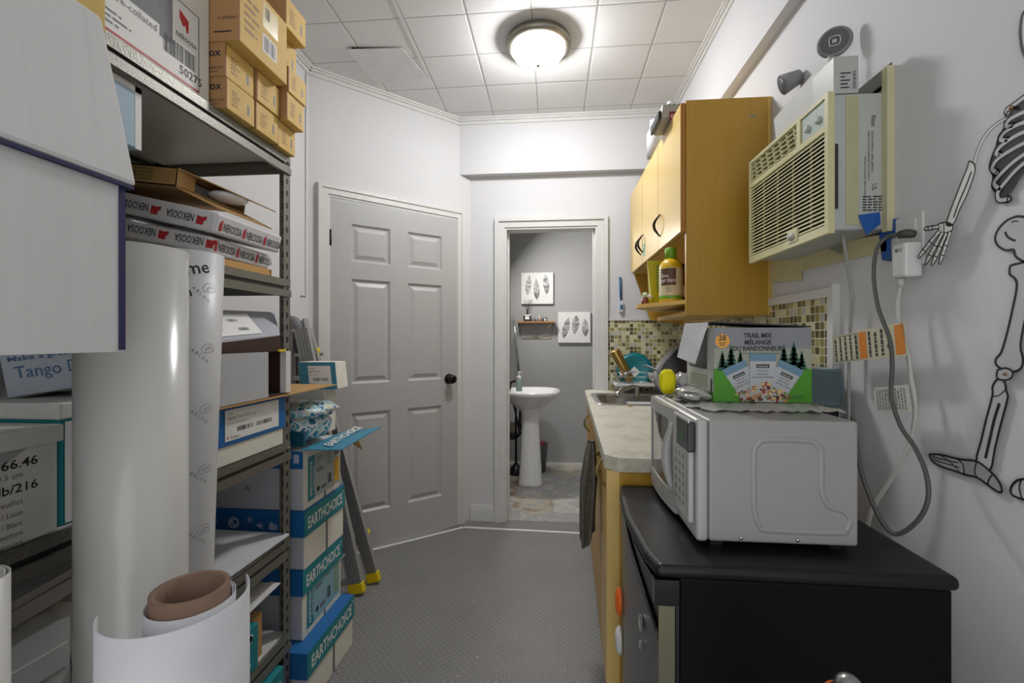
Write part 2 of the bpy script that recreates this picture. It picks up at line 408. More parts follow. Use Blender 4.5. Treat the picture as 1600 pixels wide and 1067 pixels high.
# doorway casing
mb = MB()
for (a, b, th) in ((0, .085, .012), (.014, .07, .02), (.055, .082, .03)):
    mb.box(DL - b, DL - a, YB - th, YB, 0, DZ + a, trimm).box(DR + a, DR + b, YB - th, YB, 0, DZ + a, trimm).box(DL - b, DR + b, YB - th, YB, DZ + a, DZ + b, trimm)
mb.box(DL - .015, DL, YB, YB + .1, 0, DZ, trimm).box(DR, DR + .015, YB, YB + .1, 0, DZ, trimm).box(DL, DR, YB, YB + .1, DZ, DZ + .015, trimm)
mb.box(DR - .012, DR, YB + .03, YB + .07, 0, DZ, trimm).box(DL, DL + .012, YB + .05, YB + .08, 0, DZ, trimm); struct('trim_3', mb)
# baseboard between the two doors
mb = MB()
for (h0, h1, th) in ((0, .075, .016), (.075, .092, .012), (.092, .105, .008)): mb.box(A2.x - .0, DL - .085, YB - th, YB, h0, h1, trimm)
struct('baseboard_back', mb)
# bright metal edging of the floor along both doors
edge = M('white floor tape', 'DAD9D4', .5)
mb = MB(); pth = [AP(.02, .02), AP(LA, .035), Vector((DR + .02, YB - .045, 0))]
e0, e1, e2 = P(560, 866, Z=0), P(725, 825, Z=0), P(918, 835, Z=0)
for a, b in ((e0, e1), (e1, e2)):
    d = (b - a).normalized(); n = Vector((-d.y, d.x, 0)) * .022; mb.prism([a, b, b + n, a + n], (0, 0, .003), edge)
struct('trim_4', mb)
# bathroom
BX0 = -.43; BY = 4.56
struct('wall_bathroom_left', MB().box(BX0 - .06, BX0, YB + .1, BY, 0, 2.6, wallb))
struct('wall_bathroom_back', MB().box(BX0 - .06, .8, BY, BY + .06, 0, 2.6, wallb))
struct('wall_bathroom_right', MB().box(.7, .76, YB + .1, BY, 0, 2.6, wallb))
struct('ceiling_bathroom', MB().box(-.6, .85, YB + .1, BY + .06, 2.6, 2.65, wallb))
struct('baseboard_bathroom', MB().box(BX0, .7, BY - .012, BY, 0, .022, trimm).box(BX0, BX0 + .012, YB + .1, BY - .012, 0, .022, trimm))
# wall tiles with white trim
struct('wall_tile_back', MB().box(DR + .086, XR, YB - .006, YB, .9, 1.375, mosx))
struct('wall_tile_right', MB().box(XR - .006, XR, 1.425, YB - .006, .88, 1.375, mosy))
mb = MB().box(DR + .086, XR - .012, YB - .012, YB, 1.375, 1.395, trimm).box(XR - .014, XR, 1.40, YB - .012, 1.375, 1.402, trimm).box(XR - .0145, XR, 1.396, 1.425, .6, 1.3745, trimm).box(XR - .02, XR, 1.388, 1.396, .6, 1.41, trimm)
struct('trim_5', mb)
# corner bead and surface cable in the left corner
mb = MB(); z0 = P(482, 462, Y=2.33).z
cx = XL + .004; struct('trim_6', MB().tube([(cx, 2.36, CZ - .05), (cx, 2.36, z0), (cx, 2.31, z0)], .004, trimm, 6))
# sagging ceiling tile with a torn edge
tile = M('ceiling tile board', 'D4D4D3', .65, bump=.15, bs=40)
a = P(541, 77, Z=CZ - .012); b = P(628, 76, Z=CZ - .01); c = P(668, 122, Z=CZ - .004); d = P(586, 132, Z=CZ - .004)
a.z = CZ - .014; b.z = CZ - .008
mb = MB().prism([a, b, c, d], (0, 0, .003), tile)
hole = M('dark gap above ceiling', '3A3329', .9)
e = P(549, 74, Z=CZ - .002); f = P(622, 75, Z=CZ - .002); g = P(552, 81, Z=CZ - .002)
mb.prism([e, f, g], (0, 0, .001), hole)
mb.prism([P(610, 0, Z=CZ - .003), P(616, 0, Z=CZ - .003), P(672, 122, Z=CZ - .003), P(668, 123, Z=CZ - .003)], (0, 0, .002), tile)
struct('trim_7', mb)

# ------------------------------------------------------------ panelled door, a little ajar
DW = T1 - T0 - .004; ANG = math.radians(3.0)
hin = AP(T0 + .002, .004); dd = (Matrix.Rotation(-ANG, 3, 'Z') @ Vector((AD.x, AD.y, 0))); dn = Vector((dd.y, -dd.x, 0))
def DPt(a, z, o=0): return hin + dd * a + dn * o + Vector((0, 0, z))
def door_face():
    mb = MB(); H = TZ - .012; b0 = .012
    cols = [.115, DW / 2 - .055, DW / 2 + .055, DW - .115]; cols = [(cols[0], cols[1]), (cols[2], cols[3])]
    rows = [(.23, .82), (.99, 1.60), (1.70, 1.92)]
    # slab body
    def bx(a0, a1, z0, z1, o0, o1): mb.prism([DPt(a0, z0, o0), DPt(a1, z0, o0), DPt(a1, z0, o1), DPt(a0, z0, o1)], (0, 0, z1 - z0), doorm)
    bx(0, DW, b0, H, -.035, -.012)
    xs = [0, cols[0][0], cols[0][1], cols[1][0], cols[1][1], DW]; zs = [b0, .23, .82, .99, 1.60, 1.70, 1.92, H]
    for i in range(5):
        for j in range(7):
            if i in (1, 3) and j in (1, 3, 5): continue
            bx(xs[i], xs[i + 1], zs[j], zs[j + 1], -.012, 0)
    for (a0, a1) in cols:
        for (z0, z1) in rows:
            # sloping moulding then the raised field
            def ring(i0, o0, i1, o1):
                A = [(a0 + i0, z0 + i0), (a1 - i0, z0 + i0), (a1 - i0, z1 - i0), (a0 + i0, z1 - i0)]
                B = [(a0 + i1, z0 + i1), (a1 - i1, z0 + i1), (a1 - i1, z1 - i1), (a0 + i1, z1 - i1)]
                vs = [DPt(x, z, o0) for x, z in A] + [DPt(x, z, o1) for x, z in B]
                mb.add(vs, [(k, (k + 1) % 4, (k + 1) % 4 + 4, k + 4) for k in range(4)], doorm)
            ring(0, 0, .012, -.0115); ring(.012, -.0115, .02, -.0115); ring(.02, -.0115, .042, -.002)
            mb.add([DPt(a0 + .042, z0 + .042, -.002), DPt(a1 - .042, z0 + .042, -.002), DPt(a1 - .042, z1 - .042, -.002), DPt(a0 + .042, z1 - .042, -.002)], [(0, 1, 2, 3)], doorm)
    return mb
door = struct('door_1', door_face())
kp = DPt(DW - .065, .99); 
T = Matrix.Translation(kp) @ dn.to_track_quat('Z', 'Y').to_matrix().to_4x4()
MB().lathe([(.0, 0), (.033, 0), (.033, .006), (.014, .01), (.012, .026), (.022, .034), (.029, .046), (.028, .058), (.018, .066), (0, .068)], n=28, m=bronze, T=T).build('door_knob', door)
for z in (1.78, .25): MB().rod(DPt(.0, z, .006), DPt(.0, z + .09, .006), .006, bronze).build('hinge', door)

# ------------------------------------------------------------ ceiling light
lc = P(841, 62, Z=CZ)
lt = thing('ceiling_light', 'round flush ceiling light with frosted glass dome and brushed ring', 'ceiling light', lc)
MB().lathe([(.0, 0), (.14, 0), (.158, -.008), (.165, -.03), (.16, -.045), (.135, -.05), (.0, -.05)], lc, 48, nickel).build('base_ring', lt)
glow = M('frosted glass lit', 'FFFFFF', .3, emit='FBFBFD', es=LAMP_EMIT)
MB().lathe([(.135, -.048), (.133, -.06), (.115, -.085), (.08, -.108), (.04, -.121), (.0, -.124)], lc, 48, glow).build('glass_dome', lt)
MB().lathe([(0, -.124), (.012, -.124), (.012, -.13), (.006, -.137), (0, -.138)], lc, 16, nickel).build('finial', lt)
# lamp of the bathroom, above the mirror out of sight
bl = bpy.data.lights.new('bathroom_lamp', 'AREA'); bl.energy = BATH_LAMP; bl.shape = 'RECTANGLE'; bl.size = .35; bl.size_y = .08; bl.color = (1, .97, .92)
bo = bpy.data.objects.new('bathroom_lamp', bl); C.objects.link(bo); bo.location = (-.33, 3.85, 2.12); bo.rotation_euler = (0, math.radians(-50), 0)
# ============================================================ THE LEFT SIDE
SX0, SX1, SY0, SY1 = -1.325, -.872, .2, 1.44
def carton(name, label, cat, x0, x1, y0, y1, z0, z1, mat, group=None, rot=0, lid=None, lidm=None, lidh=.06, lo=.004, bev=.003):
    """closed carton as a thing: body (and lid) ; returns the thing"""
    c = Vector(((x0 + x1) / 2, (y0 + y1) / 2, z0)); t = thing(name, label, cat, c, group)
    top = z1 - (.003 if lid else 0)
    MB().box(x0, x1, y0, y1, z0, top, mat).build('carton_body', t, bevel=bev)
    if lid: MB().box(x0 - lo, x1 + lo, y0 - lo, y1 + lo, z1 - lidh, z1, lidm or mat).build('lid', t, bevel=bev)
    if rot: t.rotation_euler.z = rot
    return t
# ---- shelving unit
su = thing('shelving_unit', 'grey steel shelving unit with five tiers packed with cartons along the left wall', 'shelving', (-1.1, .8, 0))
for (x, y) in ((SX1, SY1), (SX0, SY1), (SX1, SY0), (SX0, SY0)):
    mb = MB(); sx = -1 if x == SX1 else 1; sy = -1 if y == SY1 else 1
    mb.box(min(x, x + sx * .036), max(x, x + sx * .036), min(y, y + sy * .002), max(y, y + sy * .002), 0, 1.848, steelm)
    mb.box(min(x, x + sx * .002), max(x, x + sx * .002), min(y, y + sy * .036), max(y, y + sy * .036), 0, 1.848, steelm)
    for k in range(46):
        z = .04 + k * .04
        if y == SY1 and x == SX1:
            mb.box(x + .0002, x + .0006, y - .022, y - .012, z, z + .018, blackp)
            mb.box(x - .024, x - .014, y - .0345 + .032, y - .0021, z, z + .018, blackp)
            mb.box(x - .026, x - .015, y - .0028, y - .0022, z, z + .02, blackp)
    mb.build('post', su)
SHZ = (1.85, 1.447, .912, .592, .285)
board = M('melamine shelf board', 'C6C6C2', .4, var=.03)
for z in SHZ:
    MB().box(SX0 + .01, SX1 - .008, SY0 + .01, SY1 - .01, z - .012, z, board).build('shelf_board', su)
    mb = MB()
    for x, s in ((SX1, 1), (SX0, -1)):
        a, b = sorted((x - s * .002, x + s * .004)); mb.box(a, b, SY0 + .004, SY1 - .004, z - .024, z - .001, steelm)
        a, b = sorted((x - s * .014, x - s * .002)); mb.box(a, b, SY0 + .004, SY1 - .004, z - .036, z - .024, blackp)
        a, b = sorted((x - s * .004, x + s * .007)); mb.box(a, b, SY0 + .004, SY1 - .004, z - .058, z - .036, steelm)
    mb.build('side_beam', su)
    for y, s in ((SY1 - .004, -1), (SY0 + .004, 1)):
        a, b = sorted((y, y + s * .004)); m2 = MB().box(SX0 + .004, SX1 - .016, a, b, z - .052, z - .013, steelm)
        a, b = sorted((y, y + s * .014)); m2.box(SX0 + .004, SX1 - .016, a, b, z - .0135, z - .0125, steelm).build('end_beam', su)
    b = MB()
    for k in range(2):
        b.sphere((SX1 + .004, SY1 - .018, z - .02 - k * .026), .005, steelm, 8)
    b.build('rivet', su)
S0, S1, S2, S3, S4 = SHZ
# ---- top tier: white carton with grey label
t = carton('paper_carton', 'large white paper carton with grey and red printed label on the top shelf', 'box', -1.27, -.885, .66, 1.10, S0 + .001, S0 + .36, cream)
f = fx(-.885, .66, S0); mb = MB()
f.rect(mb, .0, .405, .02, .205, paper); f.rect(mb, .0, .325, .11, .205, greyink, .0006)
f.rect(mb, .29, .325, .085, .205, M('label dark grey', '55565A', .5), .0007)
f.rect(mb, .0, .405, .016, .021, redink, .0007); f.rect(mb, .402, .405, .016, .205, greyink, .0007); f.rect(mb, 0, .405, .203, .205, ink, .0007)
f.text(mb, 'Digital', .02, .165, .05, paper, bold=.01); f.text(mb, 'Carbonless', -.03 + .04, .125, .05, paper, bold=.01)
f.text(mb, 'Reverse Pre-collated', .10, .088, .022, greyink, bold=.0); f.text(mb, '8.5 x 11', .05, .065, .018, greyink)
f.lines(mb, .12, .25, .03, .065, 3, greyink)
f.poly(mb, [(.345, .165), (.355, .15), (.362, .155), (.366, .14), (.372, .145), (.372, .172), (.345, .185)], redink)
f.text(mb, 'nekoosa', .335, .118, .022, ink, .06); f.bars(mb, .30, .395, .06, .10, ink, 26, 3); f.text(mb, '50275', .345, .034, .028, ink, bold=.01)
mb.build('printed_label', t)
# ---- toner cartons, stacked beside it
TG = None
def toner_box(label, x1, y0, y1, z0, z1, wx=.30, num=None, big=False, tx='xerox', seed=0):
    t = thing('toner_carton', label, 'box', (x1 - wx / 2, (y0 + y1) / 2, z0)); 
    MB().box(x1 - wx, x1, y0, y1, z0, z1, toner).build('carton_body', t, bevel=.002)
    mb = MB(); f = fx(x1, y0, z0); W, H = y1 - y0, z1 - z0
    f.rect(mb, .0, .003, 0, H, M('rust edge stripe', '7E3328', .6)); f.lines(mb, .02, W * .5, H * .2, H * .75, 5, M('brown print', '8C6A38', .6), seed)
    if big:
        f.rect(mb, W * .45, W * .75, H * .18, H * .45, paper); f.bars(mb, W * .47, W * .73, H * .2, H * .43, greyink, 16, 4); f.rect(mb, W * .45, W * .78, H * .55, H * .92, M('packing tape', 'D3C08E', .25)); f.bars(mb, W * .5, W * .6, H * .7, H * .88, greyink, 8, 2)
    else: f.rect(mb, W * .72, W * .8, H * .25, H * .6, greyink)
    mb.build('side_print', t)
    mb = MB(); g = fy(x1 - wx, y0, z0); g.rect(mb, 0, wx, 0, H, tonerd)
    if num:
        if tx: g.text(mb, tx, wx - .012, H * .60, .030, ink, align='R', bold=.018)
        g.text(mb, num, wx - .006, H * .2 if tx else H * .3, .0115, ink, align='R'); g.rect(mb, wx - .07, wx - .02, H * .12, H * .14, ink, .0008)
    mb.build('end_print', t)
    return t
zt = S0 + .001; Y0 = 1.108
toner_box('brown toner carton in the bottom row, nearest the white paper carton', -.845, Y0, Y0 + .112, zt, zt + .08, num='006R01523', seed=1)
toner_box('middle one of three toner cartons in the bottom row on the top shelf', -.845, Y0 + .118, Y0 + .225, zt, zt + .08, seed=2)
toner_box('last toner carton of the bottom row, at the far corner of the shelf', -.85, Y0 + .23, Y0 + .325, zt, zt + .08, seed=3)
z2 = zt + .0815
toner_box('toner carton in the second row, directly above the nearest bottom one', -.845, Y0 - .003, Y0 + .11, z2, z2 + .086, num='006R01521', seed=4)
toner_box('toner carton in the second row under the middle of the big carton', -.84, Y0 + .115, Y0 + .222, z2, z2 + .086, seed=5)
toner_box('toner carton of the second row sticking out over the far corner', -.822, Y0 + .232, Y0 + .328, z2, z2 + .086, seed=6)
z3 = z2 + .0875
toner_box('big brown carton with shipping labels on top of the toner stack', -.805, Y0 - .006, Y0 + .205, z3, z3 + .185, num='013R00663', big=True, tx=None, seed=7)
toner_box('toner carton in the third row right of the big brown carton', -.818, Y0 + .234, Y0 + .335, z3, z3 + .078, seed=8)
z4 = z3 + .0795
toner_box('toner carton in the fourth row, set back behind the big carton', -.85, Y0 + .236, Y0 + .332, z4, z4 + .105, seed=9)
toner_box('topmost toner carton at the far end of the stack', -.812, Y0 + .21, Y0 + .322, z3 + .1865, z3 + .28, seed=10)
toner_box('brown carton lying on top of the big labelled carton, cut by the ceiling edge', -.83, Y0 - .04, Y0 + .09, z3 + .1865, z3 + .27, seed=11)
# ---- second tier
t = carton('white_carton', 'white carton half hidden behind the big blurred box on the second shelf', 'box', -1.28, -.94, .70, .85, S1 + .001, 1.655, cream)
t = carton('blue_carton', 'pale blue carton with white edges right under the top shelf board', 'box', -1.27, -.885, .68, .905, 1.656, 1.788, paleblue)
mb = MB(); f = fx(-.885, .685, 1.656); f.rect(mb, .205, .22, 0, .132, paper); f.rect(mb, 0, .22, .12, .132, paper); mb.build('edge_tape', t)
def tiltbox(mb, c, sx, sy, sz, mat, ry=0, rx=0, rz=0, bulge=0):
    T = Matrix.Translation(c) @ Matrix.Rotation(rz, 4, 'Z') @ Matrix.Rotation(ry, 4, 'Y') @ Matrix.Rotation(rx, 4, 'X')
    mb.box(-sx / 2, sx / 2, -sy / 2, sy / 2, -sz / 2, sz / 2, mat, T=T); return T
def wrapped_ream(label, c, ry, rz, sx=.44, sy=.3, sz=.05, rx=0):
    t = thing('paper_ream', label, 'paper', Vector(c) - Vector((0, 0, sz / 2)))
    wrap = M('ream wrapper', 'D6D4D6', .45, var=.05)
    mb = MB(); T = tiltbox(mb, Vector(c), sx, sy, sz, wrap, ry, rx, rz); mb.build('wrapper', t, bevel=.006)
    f = Face(T @ Vector((-sx / 2, -sy / 2, -sz / 2)), T.to_3x3() @ Vector((1, 0, 0)), T.to_3x3() @ Vector((0, 0, 1))); mb = MB()
    for k in range(3):
        f.text(mb, 'NEKOOSA', .16 + k * .13 + .0, .036, .017, ink, w=-.075, bold=.01, rot=math.pi) if False else None
        for ch in (0,):
            vs, fs = glyphs('NEKOOSA', .01); x0 = min(v.x for v in vs); x1 = max(v.x for v in vs)
            out = [f.p(.14 + k * .13 - (v.x - x0) / (x1 - x0) * .078, .036 - v.y * .028, .001) for v in vs]; mb.add(out, fs, ink)
        a = .148 + k * .13
        f.poly(mb, [(a, .036), (a, .014), (a + .02, .014), (a + .02, .022), (a + .028, .03), (a + .026, .038), (a + .016, .034)], redink, .001)
    mb.build('wrapper_print', t); mb = MB()
    g = Face(T @ Vector((sx / 2, -sy / 2, -sz / 2)), T.to_3x3() @ Vector((0, 1, 0)), T.to_3x3() @ Vector((0, 0, 1)))
    for k in range(3): g.text(mb, 'NEKOOSA', .03 + k * .09, .012, .03, ink, .07, bold=.01); g.poly(mb, [(.015 + k * .09, .01), (.025 + k * .09, .01), (.025 + k * .09, .04), (.015 + k * .09, .03)], redink, .001)
    mb.build('end_print', t); return t
wrapped_ream('white wrapped paper ream with red and black print sagging off the shelf, upper one', (-1.085, 1.23, 1.600), math.radians(13), 0, .46, .28, .054)
wrapped_ream('white wrapped paper ream lying under the sagging upper one', (-1.10, 1.23, 1.535), math.radians(11), math.radians(3), .42, .27, .045)
t = carton('paper_stack', 'plain paper stack that props up the sagging reams', 'paper', -1.31, -1.16, 1.1, 1.37, S1 + .001, 1.500, paper)
# flat kraft carton with open flaps
kc = thing('flat_carton', 'flat kraft mailing carton with open end flaps on the wrapped reams', 'box', (-1.1, 1.22, 1.63))
T = Matrix.Translation((-1.10, 1.22, 1.685)) @ Matrix.Rotation(math.radians(7), 4, 'Y'); R3 = T.to_3x3()
mb = MB(); L0, L1, h = -.22, .135, .024
mb.box(L0, L1, -.13, -.127, -h, h, kraft, T).box(L0, L1, .127, .13, -h, h, kraft, T).box(L0, L1, -.13, .13, -h, -h + .003, kraft, T).box(L0, L1, -.13, .13, h - .003, h, kraft, T).box(L0, L0 + .003, -.13, .13, -h, h, kraft, T)
mb.box(L0 + .01, L1 - .06, -.12, .12, -h + .003, h - .006, paper, T); mb.build('carton_body', kc)
def flap(a, b, c, d, m=kraft, name='flap', par=None, th=.003): return MB().quad(a, b, c, d, m, th).build(name, par)
q = lambda x, y, z: T @ Vector((x, y, z))
flap(q(L1, -.13, -h), q(L1, .13, -h), q(L1 + .07, .17, -h - .03), q(L1 + .07, -.06, -h - .03), par=kc)
flap(q(L1, -.13, h), q(L1, .13, h), q(L1 + .07, .18, h - .02), q(L1 + .07, .0, h - .02), par=kc)
flap(q(L1, -.13, -h), q(L1, -.13, h), q(L1 + .0, -.07, h), q(L1 + .0, -.07, -h), par=kc)
MB().sphere(q(L1 + .02, .03, -.004), .03, M('clear film', 'D9DCE0', .2), 12, (1.6, 2.0, .5)).build('film_bag', kc)
f = Face(q(L0, -.13, -h), R3 @ Vector((1, 0, 0)), R3 @ Vector((0, 0, 1))); mb = MB()
for k in range(4): f.text(mb, 'Warehouse / Entrepot  Handle with care', .115, .036 - k * .009, .009, ink, .17)
mb.build('side_print', kc)
# envelope stack
t = thing('envelope_stack', 'stack of kraft envelopes lying flat at the far end of the second shelf', 'envelopes', (-.99, 1.27, S1 + .001))
MB().box(-.985, -.90, 1.14, 1.385, S1 + .001, S1 + .026, M('kraft envelope', 'C39558', .65)).build('envelopes', t, bevel=.002)
MB().box(-.985, -.925, 1.17, 1.36, S1 + .0262, S1 + .034, grayc).build('top_envelope', t)
# ---- third tier
def label_panel(f, mb, a0, a1, b0, b1, title, sub, seed=1, l=.0006):
    W, H = a1 - a0, b1 - b0; f.rect(mb, a0, a1, b0, b1, paper, l); L = l + .0003
    f.text(mb, 'Tango', a0 + W * .04, b0 + H * .84, H * .11, greyink, l=L); f.text(mb, title, a0 + W * .04, b0 + H * .68, H * .14, ink, W * .5, l=L); f.text(mb, sub, a0 + W * .04, b0 + H * .53, H * .1, greyink, W * .36, l=L)
    f.bars(mb, a0 + W * .2, a0 + W * .48, b0 + H * .25, b0 + H * .4, ink, 16, seed, L); f.bars(mb, a0 + W * .55, a0 + W * .85, b0 + H * .25, b0 + H * .4, ink, 16, seed + 1, L)
    f.text(mb, 'WestRock', a0 + W * .08, b0 + H * .06, H * .1, ink, l=L); f.disc(mb, a0 + W * .04, b0 + H * .1, H * .035, redink, L)
t = carton('paper_carton', 'white carton with blue lid and Digital Cover label on the third shelf', 'box', -1.28, -.868, .98, 1.395, S2 + .001, S2 + .158, cream, lid=1, lidm=blue, lidh=.105, lo=.005)
f = fx(-.862, .975, S2 + .054); mb = MB(); label_panel(f, mb, .15, .385, .012, .095, 'Digital Cover C2S 12 pt', '12 x 18 inches', 5); mb.build('printed_label', t)
# near third tier
t = carton('paper_carton', 'white lidded carton with sheet size label at the left frame edge', 'box', -1.27, -.872, .28, .728, S2 + .001, S2 + .188, cream, lid=1, lidm=white, lidh=.03, lo=.006)
f = fx(-.872, .28, S2); mb = MB(); e = .448
for (s, b, h, m, w_) in (('12" / 66.46', .128, .021, ink, .10), ('45.7 x 30.5 cm', .112, .013, greyink, .08), ('80 lb/216', .088, .0205, ink, .085), ('250 Sheets / Feuilles', .068, .013, greyink, .10), ('Smooth / Lisse', .050, .013, greyink, .07), ('White / Blanc', .033, .013, greyink, .06), ('Cover / Couverture', .017, .013, greyink, .085), ('Support', .001, .014, greyink, .04)):
    f.text(mb, s, e - .032 - (0 if h > .02 else .022), b, h, m, w_, align='R' if False else 'R', bold=.012 if h > .02 else 0)
f.poly(mb, [(.0, .157), (.4, .157), (.33, .11), (0, .11)], M('label grey wedge', 'A9AAA8', .6), .0005)
mb.build('printed_label', t)
t = carton('paper_carton', 'carton with teal side behind the sheet size carton on the third shelf', 'box', -1.28, -.885, .742, .95, S2 + .001, 1.135, teal, lid=1, lidm=white, lidh=.03)
MB().box(-.8848, -.8836, .75, .80, S2 + .004, 1.10, white).build('side_strip', t)
t = thing('paper_carton', 'pale carton tipped on its side with blue slogan print beneath the blurred box', 'box', (-1.05, .87, 1.137))
mb = MB(); T = Matrix.Translation((-.925, .91, 1.213)) @ Matrix.Rotation(math.radians(24), 4, 'Z') @ Matrix.Rotation(math.radians(-9), 4, 'Y')
mb.box(-.17, .08, -.07, .07, -.05, .045, M('pale carton', 'B5BCC6', .6), T); mb.build('carton_body', t, bevel=.003)
f = Face(T @ Vector((-.17, -.07, -.05)), T.to_3x3() @ Vector((1, 0, 0)), T.to_3x3() @ Vector((0, 0, 1))); mb = MB()
f.text(mb, 'Make a great impression', .012, .068, .014, blueink, .19, bold=.01); f.text(mb, 'Tango Digital Cover', .018, .034, .034, blueink, .24)
mb.build('side_print', t)
t = carton('blue_carton', 'small dark blue carton in the gap left of the tipped carton', 'box', -1.3, -1.16, .74, .84, 1.137, 1.23, M('deep blue print', '2D4A7A', .6))
# hidden support of the big box, rests on the sheet-size carton
t = carton('tall_carton', 'tall plain white carton on the floor that carries the big lidded box', 'box', -.86, -.63, .12, .385, .002, 1.232, white)
# long cardboard sheet and the open white carton on it
t = MB().prism([(-1.2, 1.02, 1.0715), (-.838, 1.02, 1.0715), (-.838, 1.70, 1.0715), (-1.15, 1.70, 1.0715), (-1.15, 1.447, 1.0715), (-.868, 1.447, 1.0715), (-.868, 1.40, 1.0715), (-1.2, 1.40, 1.0715)], (0, 0, .0035), kraft).build('cardboard_sheet', label='long thin brown cardboard sheet with a bright cut edge, lying on the blue lid', cat='cardboard')
oc = thing('open_carton', 'open white carton with a brown inside standing on the cardboard sheet', 'box', (-1.0, 1.22, 1.077))
bz = 1.0772; mb = MB(); X1 = -.846
mb.box(X1 - .003, X1, 1.03, 1.285, bz, bz + .135, grayc); mb.box(-1.2, X1, 1.395, 1.40, bz, bz + .135, white); mb.box(-1.2, X1, 1.03, 1.035, bz, bz + .135, white); mb.box(-1.2, -1.197, 1.03, 1.40, bz, bz + .135, darkin)
mb.box(-1.2, X1 - .003, 1.035, 1.395, bz, bz + .003, darkin).box(-1.197, X1 - .02, 1.39, 1.395, bz + .003, bz + .135, darkin).box(X1 - .02, X1 - .0, 1.375, 1.395, bz + .003, bz + .135, white)
mb.box(X1 - .006, X1 - .003, 1.035, 1.285, bz + .003, bz + .135, darkin); mb.build('carton_body', oc)
# its tilted lid with a label
A = P(322, 484, X=-.93); B = P(427, 488, X=-.93); Cc = P(437, 524, X=-.86); D = P(322, 536, X=-.86); D.y = max(D.y, 1.0)
lidf = MB().quad(D, Cc, B, A, M('lid grey blue', '9EA2AC', .5), .002).build('lid', oc)
f = Face(D, Cc - D, (A - D)); nrm = f.n; upv = (A - D) - f.r * (A - D).dot(f.r); f = Face(D + nrm * .0, Cc - D, upv); LW = (Cc - D).length; LH = upv.length
mb = MB(); f.rect(mb, .02, LW * .76, LH * .12, LH * .82, paper, .003); f.bars(mb, LW * .42, LW * .56, LH * .56, LH * .66, greyink, 10, 4, .0035); f.bars(mb, LW * .48, LW * .62, LH * .26, LH * .36, greyink, 10, 5, .0035); f.text(mb, 'Digital Cover C2S', .03, LH * .58, LH * .1, ink, LW * .25, l=.0035); f.lines(mb, .03, LW * .3, LH * .28, LH * .5, 3, greyink, 1, .0035); f.rect(mb, .03, LW * .2, LH * .18, LH * .21, redink, .0035)
mb.build('printed_label', oc)
zb = bz + .1355
MB().quad(Vector((X1 - .01, Cc.y - .001, zb)), Vector((X1 - .01, 1.05, zb)), D + Vector((0, .03, -.001)), Cc + Vector((0, 0, -.001)), darkin, .002).build('lid_edge', oc)
MB().box(-.852, -.846, 1.34, 1.375, zb - .001, zb + .006, yellow).build('yellow_clip', oc)
# ---- fourth tier: sheets
def sheets(label, x0, x1, y0, y1, z0, h, rot=0, mat=paper):
    t = thing('paper_stack', label, 'paper', ((x0 + x1) / 2, (y0 + y1) / 2, z0)); n = 3
    for k in range(n):
        d = .004 * (k % 2)
        MB().box(x0 + d, x1 + d, y0 - d, y1 - d, z0 + h * k / n, z0 + h * (k + 1) / n - .0006, mat).build('sheets', t)
    t.rotation_euler.z = rot; return t
sheets('flat stack of large white sheets at the far end of the fourth shelf', -1.28, -.89, 1.03, 1.40, S3 + .001, .016, math.radians(2))
t = sheets('thin sheet pile overhanging the fourth shelf next to the rolls', -1.2, -.866, .98, 1.42, S3 + .018, .006, math.radians(-1.5), M('paper cool', 'CDCED2', .45))
sheets('tall pile of poster sheets on the fourth shelf at the left frame edge', -1.29, -.93, .40, .80, S3 + .001, .13, math.radians(-4), M('poster paper', 'BDBDBD', .6))
sheets('folded poster sheets on top of the tall pile', -1.27, -.97, .46, .92, S3 + .133, .05, math.radians(9), M('poster paper b', 'AFAFB0', .6))
t = thing('paper_roll', 'short paper roll lying on the fourth shelf with its brown core facing out', 'roll', (-1.05, .80, S3 + .001))
T = Matrix.Translation((-1.25, .86, S3 + .052)) @ Matrix.Rotation(math.pi / 2, 4, 'Y')
MB().lathe([(.05, 0), (.05, .36), (.040, .36), (.040, 0), (.05, 0)], (0, 0, 0), 32, paper, T).build('paper_wrap', t)
MB().lathe([(.038, 0), (.038, .355), (.030, .355), (.030, 0), (.038, 0)], (0, 0, 0), 32, corem, T).build('core', t)
# ---- fifth tier and below
t = thing('open_carton', 'small teal and white open carton on the bottom shelf with raised flap', 'box', (-.98, 1.2, S4 + .001))
MB().box(-1.15, -.868, 1.02, 1.27, S4 + .001, S4 + .13, teal).build('carton_body', t, bevel=.002)
MB().box(-1.15, -.89, 1.275, 1.32, S4 + .001, S4 + .13, kraft).build('inner_flap', t)
flap(Vector((-.868, 1.0, S4 + .17)), Vector((-.868, 1.38, S4 + .185)), Vector((-1.15, 1.38, S4 + .18)), Vector((-1.15, 1.0, S4 + .17)), white, 'top_flap', t)
f = fx(-.868, 1.02, S4); mb = MB(); rd = random.Random(4)
for k in range(9): f.disc(mb, rd.uniform(.02, .23), rd.uniform(.02, .12), rd.uniform(.006, .014), paper, n=7)
mb.build('side_print', t)
t = carton('paper_carton', 'x', 'box', -1.26, -.85, .98, 1.36, .003, .222, white, lid=1, lidm=teal, lidh=.12, lo=.004)
t['label'] = 'teal lidded paper carton standing on the floor inside the steel shelving'
f = fx(-.846, .976, .1); mb = MB(); f.text(mb, 'EARTHCHOICE', .37, .035, .075, paper, .33, align='R', bold=.02); mb.build('lettering', t)

